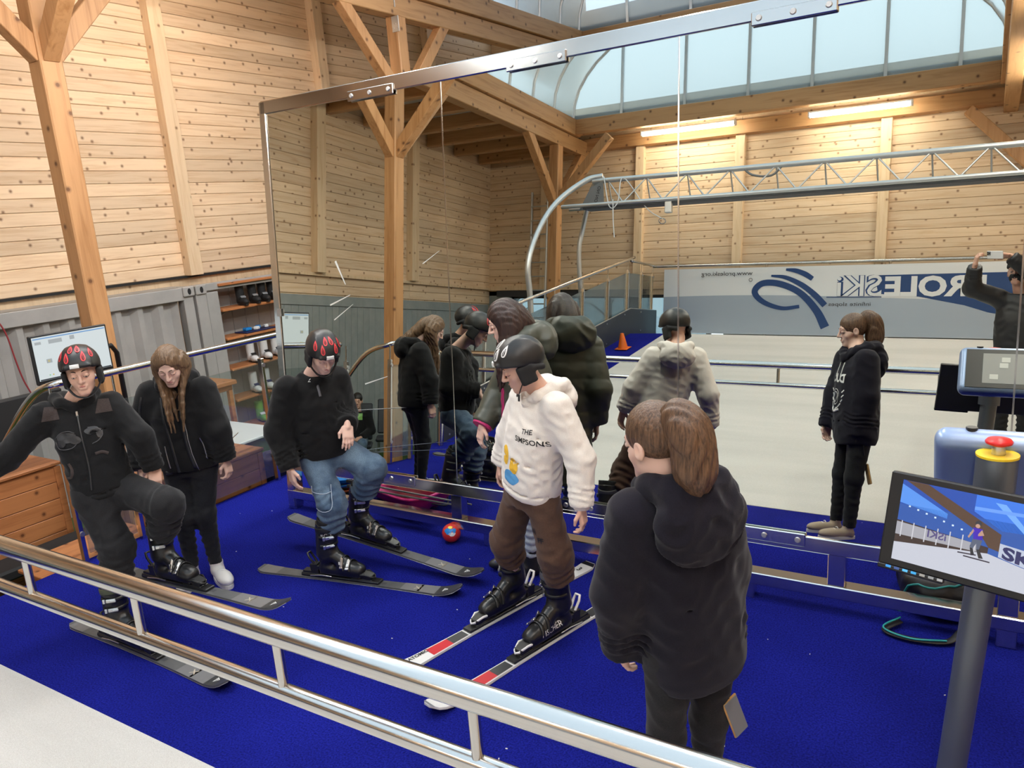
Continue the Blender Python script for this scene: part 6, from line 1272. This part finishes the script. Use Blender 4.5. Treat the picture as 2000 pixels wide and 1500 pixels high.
# the console's touch screen faces the mirror; which side that is follows from the tilt
sgn = 1 if (Rc_@A(0,0,1))[1] > 0 else -1
def on_con(x, y, w_, h_, nm, m_, lift, par=con): q = cc+Rc_@A(x, y, sgn*(.045+lift)); return MB().box(q, (w_, h_, .004), Rc_, .001).build(nm, m_, par)
emit('touch_grey', (.30,.30,.29), .22); emit('touch_light', (.5,.5,.47), .3)
on_con(.0,.0,.52,.27,'bezel','black_plastic',.0); on_con(.03,.0,.40,.21,'touch_screen','touch_grey',.002)
for x, y in ((-.11,.06), (-.06,-.02), (-.05,-.06)): on_con(x, y, .045, .035, 'touch_key', 'touch_light', .004)
q = cc + Rc_@A(-.10,.15*1,0) + A(0,0,.05)
MB().cyl((-.02,2.90,1.40), (-.02,2.90,1.47), .018, n=12).build('microphone', 'black_plastic', cs_)
mr = thing('monitor', (.05,2.70,0), 'black monitor showing a skier on an indoor slope, in the right foreground', 'monitor')
um, vm = norm((.977,-.211,-.037)), norm((.086,.226,.97)); vm = norm(vm-um*(vm@um)); wm = np.cross(um, vm); TLm = A(-.24,2.711,1.354)
def mq(a, b, w_=0.0): return TLm + um*a - vm*b + wm*w_
Rmm = np.array([um, vm, wm]).T; W2, H2 = .535, .315
MB().box(mq(W2/2, H2/2, -.016), (W2, H2, .030), Rmm, .005).build('monitor_case', 'black_plastic', mr); MB().box(mq(.10, H2+.006, -.01), (.20, .016, .026), Rmm, .003).build('button_strip', 'black_plastic', mr)
ems = {}
def em(c, s=.55):
    k = 'screen_%02x%02x%02x' % tuple(int(255*min(1, q)) for q in c)
    if k not in MATS: emit(k, c, s); b_ = MATS[k].node_tree.nodes['Principled BSDF']; b_.inputs['Base Color'].default_value = (.01,.01,.01,1); b_.inputs['Roughness'].default_value = .25
    return k
sx0, sy0, sx1, sy1 = .040, .022, W2-.018, H2-.026; scrn = MB().box(mq((sx0+sx1)/2, (sy0+sy1)/2, -.0005), (sx1-sx0, sy1-sy0, .003), Rmm).build('screen', em((.02,.08,.42)), mr)
def sq(pts, c, nm='screen_shape', lift=.0015):
    return MB().add([mq(sx0+(sx1-sx0)*a, sy0+(sy1-sy0)*b, lift) for a, b in pts], [tuple(range(len(pts)))[::-1]]).build(nm, em(c), scrn)
sq([(0,.30), (1,.22), (1,.72), (0,.72)], (.03,.10,.40)); sq([(0,.05), (.30,.30), (.30,.36), (0,.28)], (.10,.30,.85)); sq([(.45,.0), (1,.0), (1,.30), (.62,.36), (.45,.2)], (.05,.20,.80)); sq([(.62,.05),(.78,.34),(.74,.34),(.56,.05)], (.18,.42,.95), lift=.002); sq([(.45,.14),(1,.08),(1,.12),(.45,.18)], (.15,.35,.9), lift=.0022)
sq([(.02,0), (.16,0), (.62,.40), (.62,.60), (.56,.58), (.50,.44)], (.10,.055,.035), lift=.0025); sq([(0,.50), (.56,.58), (.56,.66), (0,.78)], (.05,.03,.025), lift=.0026); sq([(0,.52), (.50,.57), (.50,.66), (0,.68)], (.38,.38,.42), lift=.0028)
for k in range(7): sq([(.03+.075*k,.50),(.037+.075*k,.50),(.037+.075*k,.70),(.03+.075*k,.70)], (.6,.6,.65), lift=.003)
for k in range(9): sq([(.06+.055*k,.30+.022*k),(.072+.055*k,.30+.022*k),(.072+.055*k,.32+.022*k),(.06+.055*k,.32+.022*k)], (.7,.85,1.0), lift=.003)
sq([(.62,.50), (1,.56), (1,.80), (.62,.66)], (.50,.55,.68), lift=.0028); sq([(0,.78), (.56,.65), (1,.80), (1,1), (0,1)], (.56,.58,.66), lift=.0032)
mb = MB(); vs, fs = text_polys('SKI', .05, .002, .0003, fit=(.095,.040)); mb.add([mq(.345+a, .200-b+.15*a, .0038+c) for a, b, c in vs], [q[::-1] for q in fs]); mb.build('lettering', em((.03,.03,.12)), scrn)
mb = MB(); vs, fs = text_polys('iSKI', .05, .001, .0003, fit=(.055,.024)); mb.add([mq(.190-a, .190-b, .0038+c) for a, b, c in vs], [q[::-1] for q in fs]); mb.build('lettering', em((.10,.08,.22)), scrn)
def skel(pts, c, lift=.0045): return MB().add([mq(.272+a, .155+b, lift) for a, b in pts], [tuple(range(len(pts)))[::-1]]).build('screen_skier', em(c), scrn)
circ = lambda x, y, r, n=12: [(x+r*cos(q), y+r*sin(q)) for q in np.linspace(0, 2*pi, n+1)[:-1]]
skel(circ(.0,-.045,.009), (.04,.04,.05)); skel(circ(-.001,-.037,.0065), (.55,.32,.24), .0048); skel([(-.013,-.030), (.014,-.030), (.017,.004), (-.008,.006)], (.06,.02,.45)); skel([(-.012,-.026), (-.008,-.020), (-.020,.006), (-.024,.002)], (.5,.3,.22)); skel([(.012,-.028), (.020,-.012), (.004,-.006), (.003,-.012)], (.5,.3,.22), .0049); skel([(-.009,.005), (.017,.003), (.012,.034), (.004,.036), (.002,.018), (-.006,.036), (-.015,.032)], (.10,.12,.18)); skel([(-.014,.034), (-.006,.034), (.002,.056), (-.008,.058)], (.03,.03,.035)); skel([(.004,.036), (.012,.034), (.026,.060), (.014,.062)], (.03,.03,.035)); skel([(-.045,.056), (.006,.052), (.006,.056), (-.045,.060)], (.04,.03,.05)); skel([(-.028,.063), (.045,.064), (.045,.068), (-.028,.067)], (.04,.03,.05))
for k, c in enumerate(((.05,.35,.9), (.05,.1,.3), (.1,.5,.9), (.05,.4,.8), (.35,.33,.3), (.3,.3,.3), (.4,.4,.4))): MB().box(mq(.035+.026*k, H2-.002+.004, .004), (.016, .008, .001), Rmm).build('button_mark', em(c), mr)
MB().cyl(mq(W2/2-.06, H2/2, -.03), (.050,2.79,1.20), .03, n=14).build('mount_arm', 'black_plastic', mr)
# ================================================================== chairs by the grey wall (seen in the mirror)
def chair(c, fwd, label):
    t = thing('chair', tuple(c), label, 'chair', 'chairs by the grey wall'); R = frame(fwd); c = A(*c); to = lambda *p_: tuple(c+R@A(*p_))
    MB().box(to(0,0,.45), (.46,.46,.06), R, .02).build('seat', 'dark_panel', t); MB().box(to(0,-.26,.80), (.44,.05,.60), R@rx(.18), .02).build('backrest', 'dark_panel', t)
    for x in (-.2,.2):
        for y in (-.2,.2): MB().cyl(to(x,y,0), to(x*.95,y*.95,.43), .014, n=8).build('leg', 'steel_dull', t)
    return t
chair((-8.47,-.575,ZG), tuple(F_), 'chair under the sitting boy by the grey wall'); chair((-8.55,-1.45,ZG), tuple(F_), 'empty dark chair beside the sitting boy')
# unseen tube lamps added along the right beam to brighten the hall
for i, (x, y) in enumerate(((.45,-3.2), (.45,-.6), (.45,2.0), (.45,5.0))): tube_lamp(y-.8, y+.8, x, 4.90, ['lit tube lamp at the back of the right beam', 'lit tube lamp on the right beam behind the camera', 'lit tube lamp on the right beam above the control stand', 'lit tube lamp on the right beam beyond the mirror'][i], 1)

# unseen pendant lamps on wires, added to brighten the left wall and people
for i, (x, y) in enumerate(((-4.7,1.9), (-4.7,3.9), (-4.7,5.9), (-4.7,7.9), (-1.9,4.4))):
    tube_lamp(y-.8, y+.8, x, 4.75, ['first pendant tube lamp under the skylight above the stairs side', 'second pendant tube lamp under the skylight above the landing', 'third pendant tube lamp under the skylight beyond the mirror', 'fourth pendant tube lamp under the skylight far beyond the mirror', 'pendant tube lamp under the skylight above the mirror'][i], 1)
    lamp = [o_ for o_ in bpy.data.objects if o_.name.startswith('tube_lamp') and abs(o_.location.x-x) < .01 and abs(o_.location.y-y) < .01][0]
    for e in (-.6, .6): MB().cyl((x, y+e, 4.80), (x, y+e, ZC+RISE*max(0, 1-((x-cx)/a_)**2)**.45 - .03), .003, n=5).build('wire', 'steel_dull', lamp)

tube_lamp(5.2, 6.8, -7.42, 6.3, 'lit tube lamp high on the left riser above the container', 1)  # unseen lamp added to lift the upper left wall
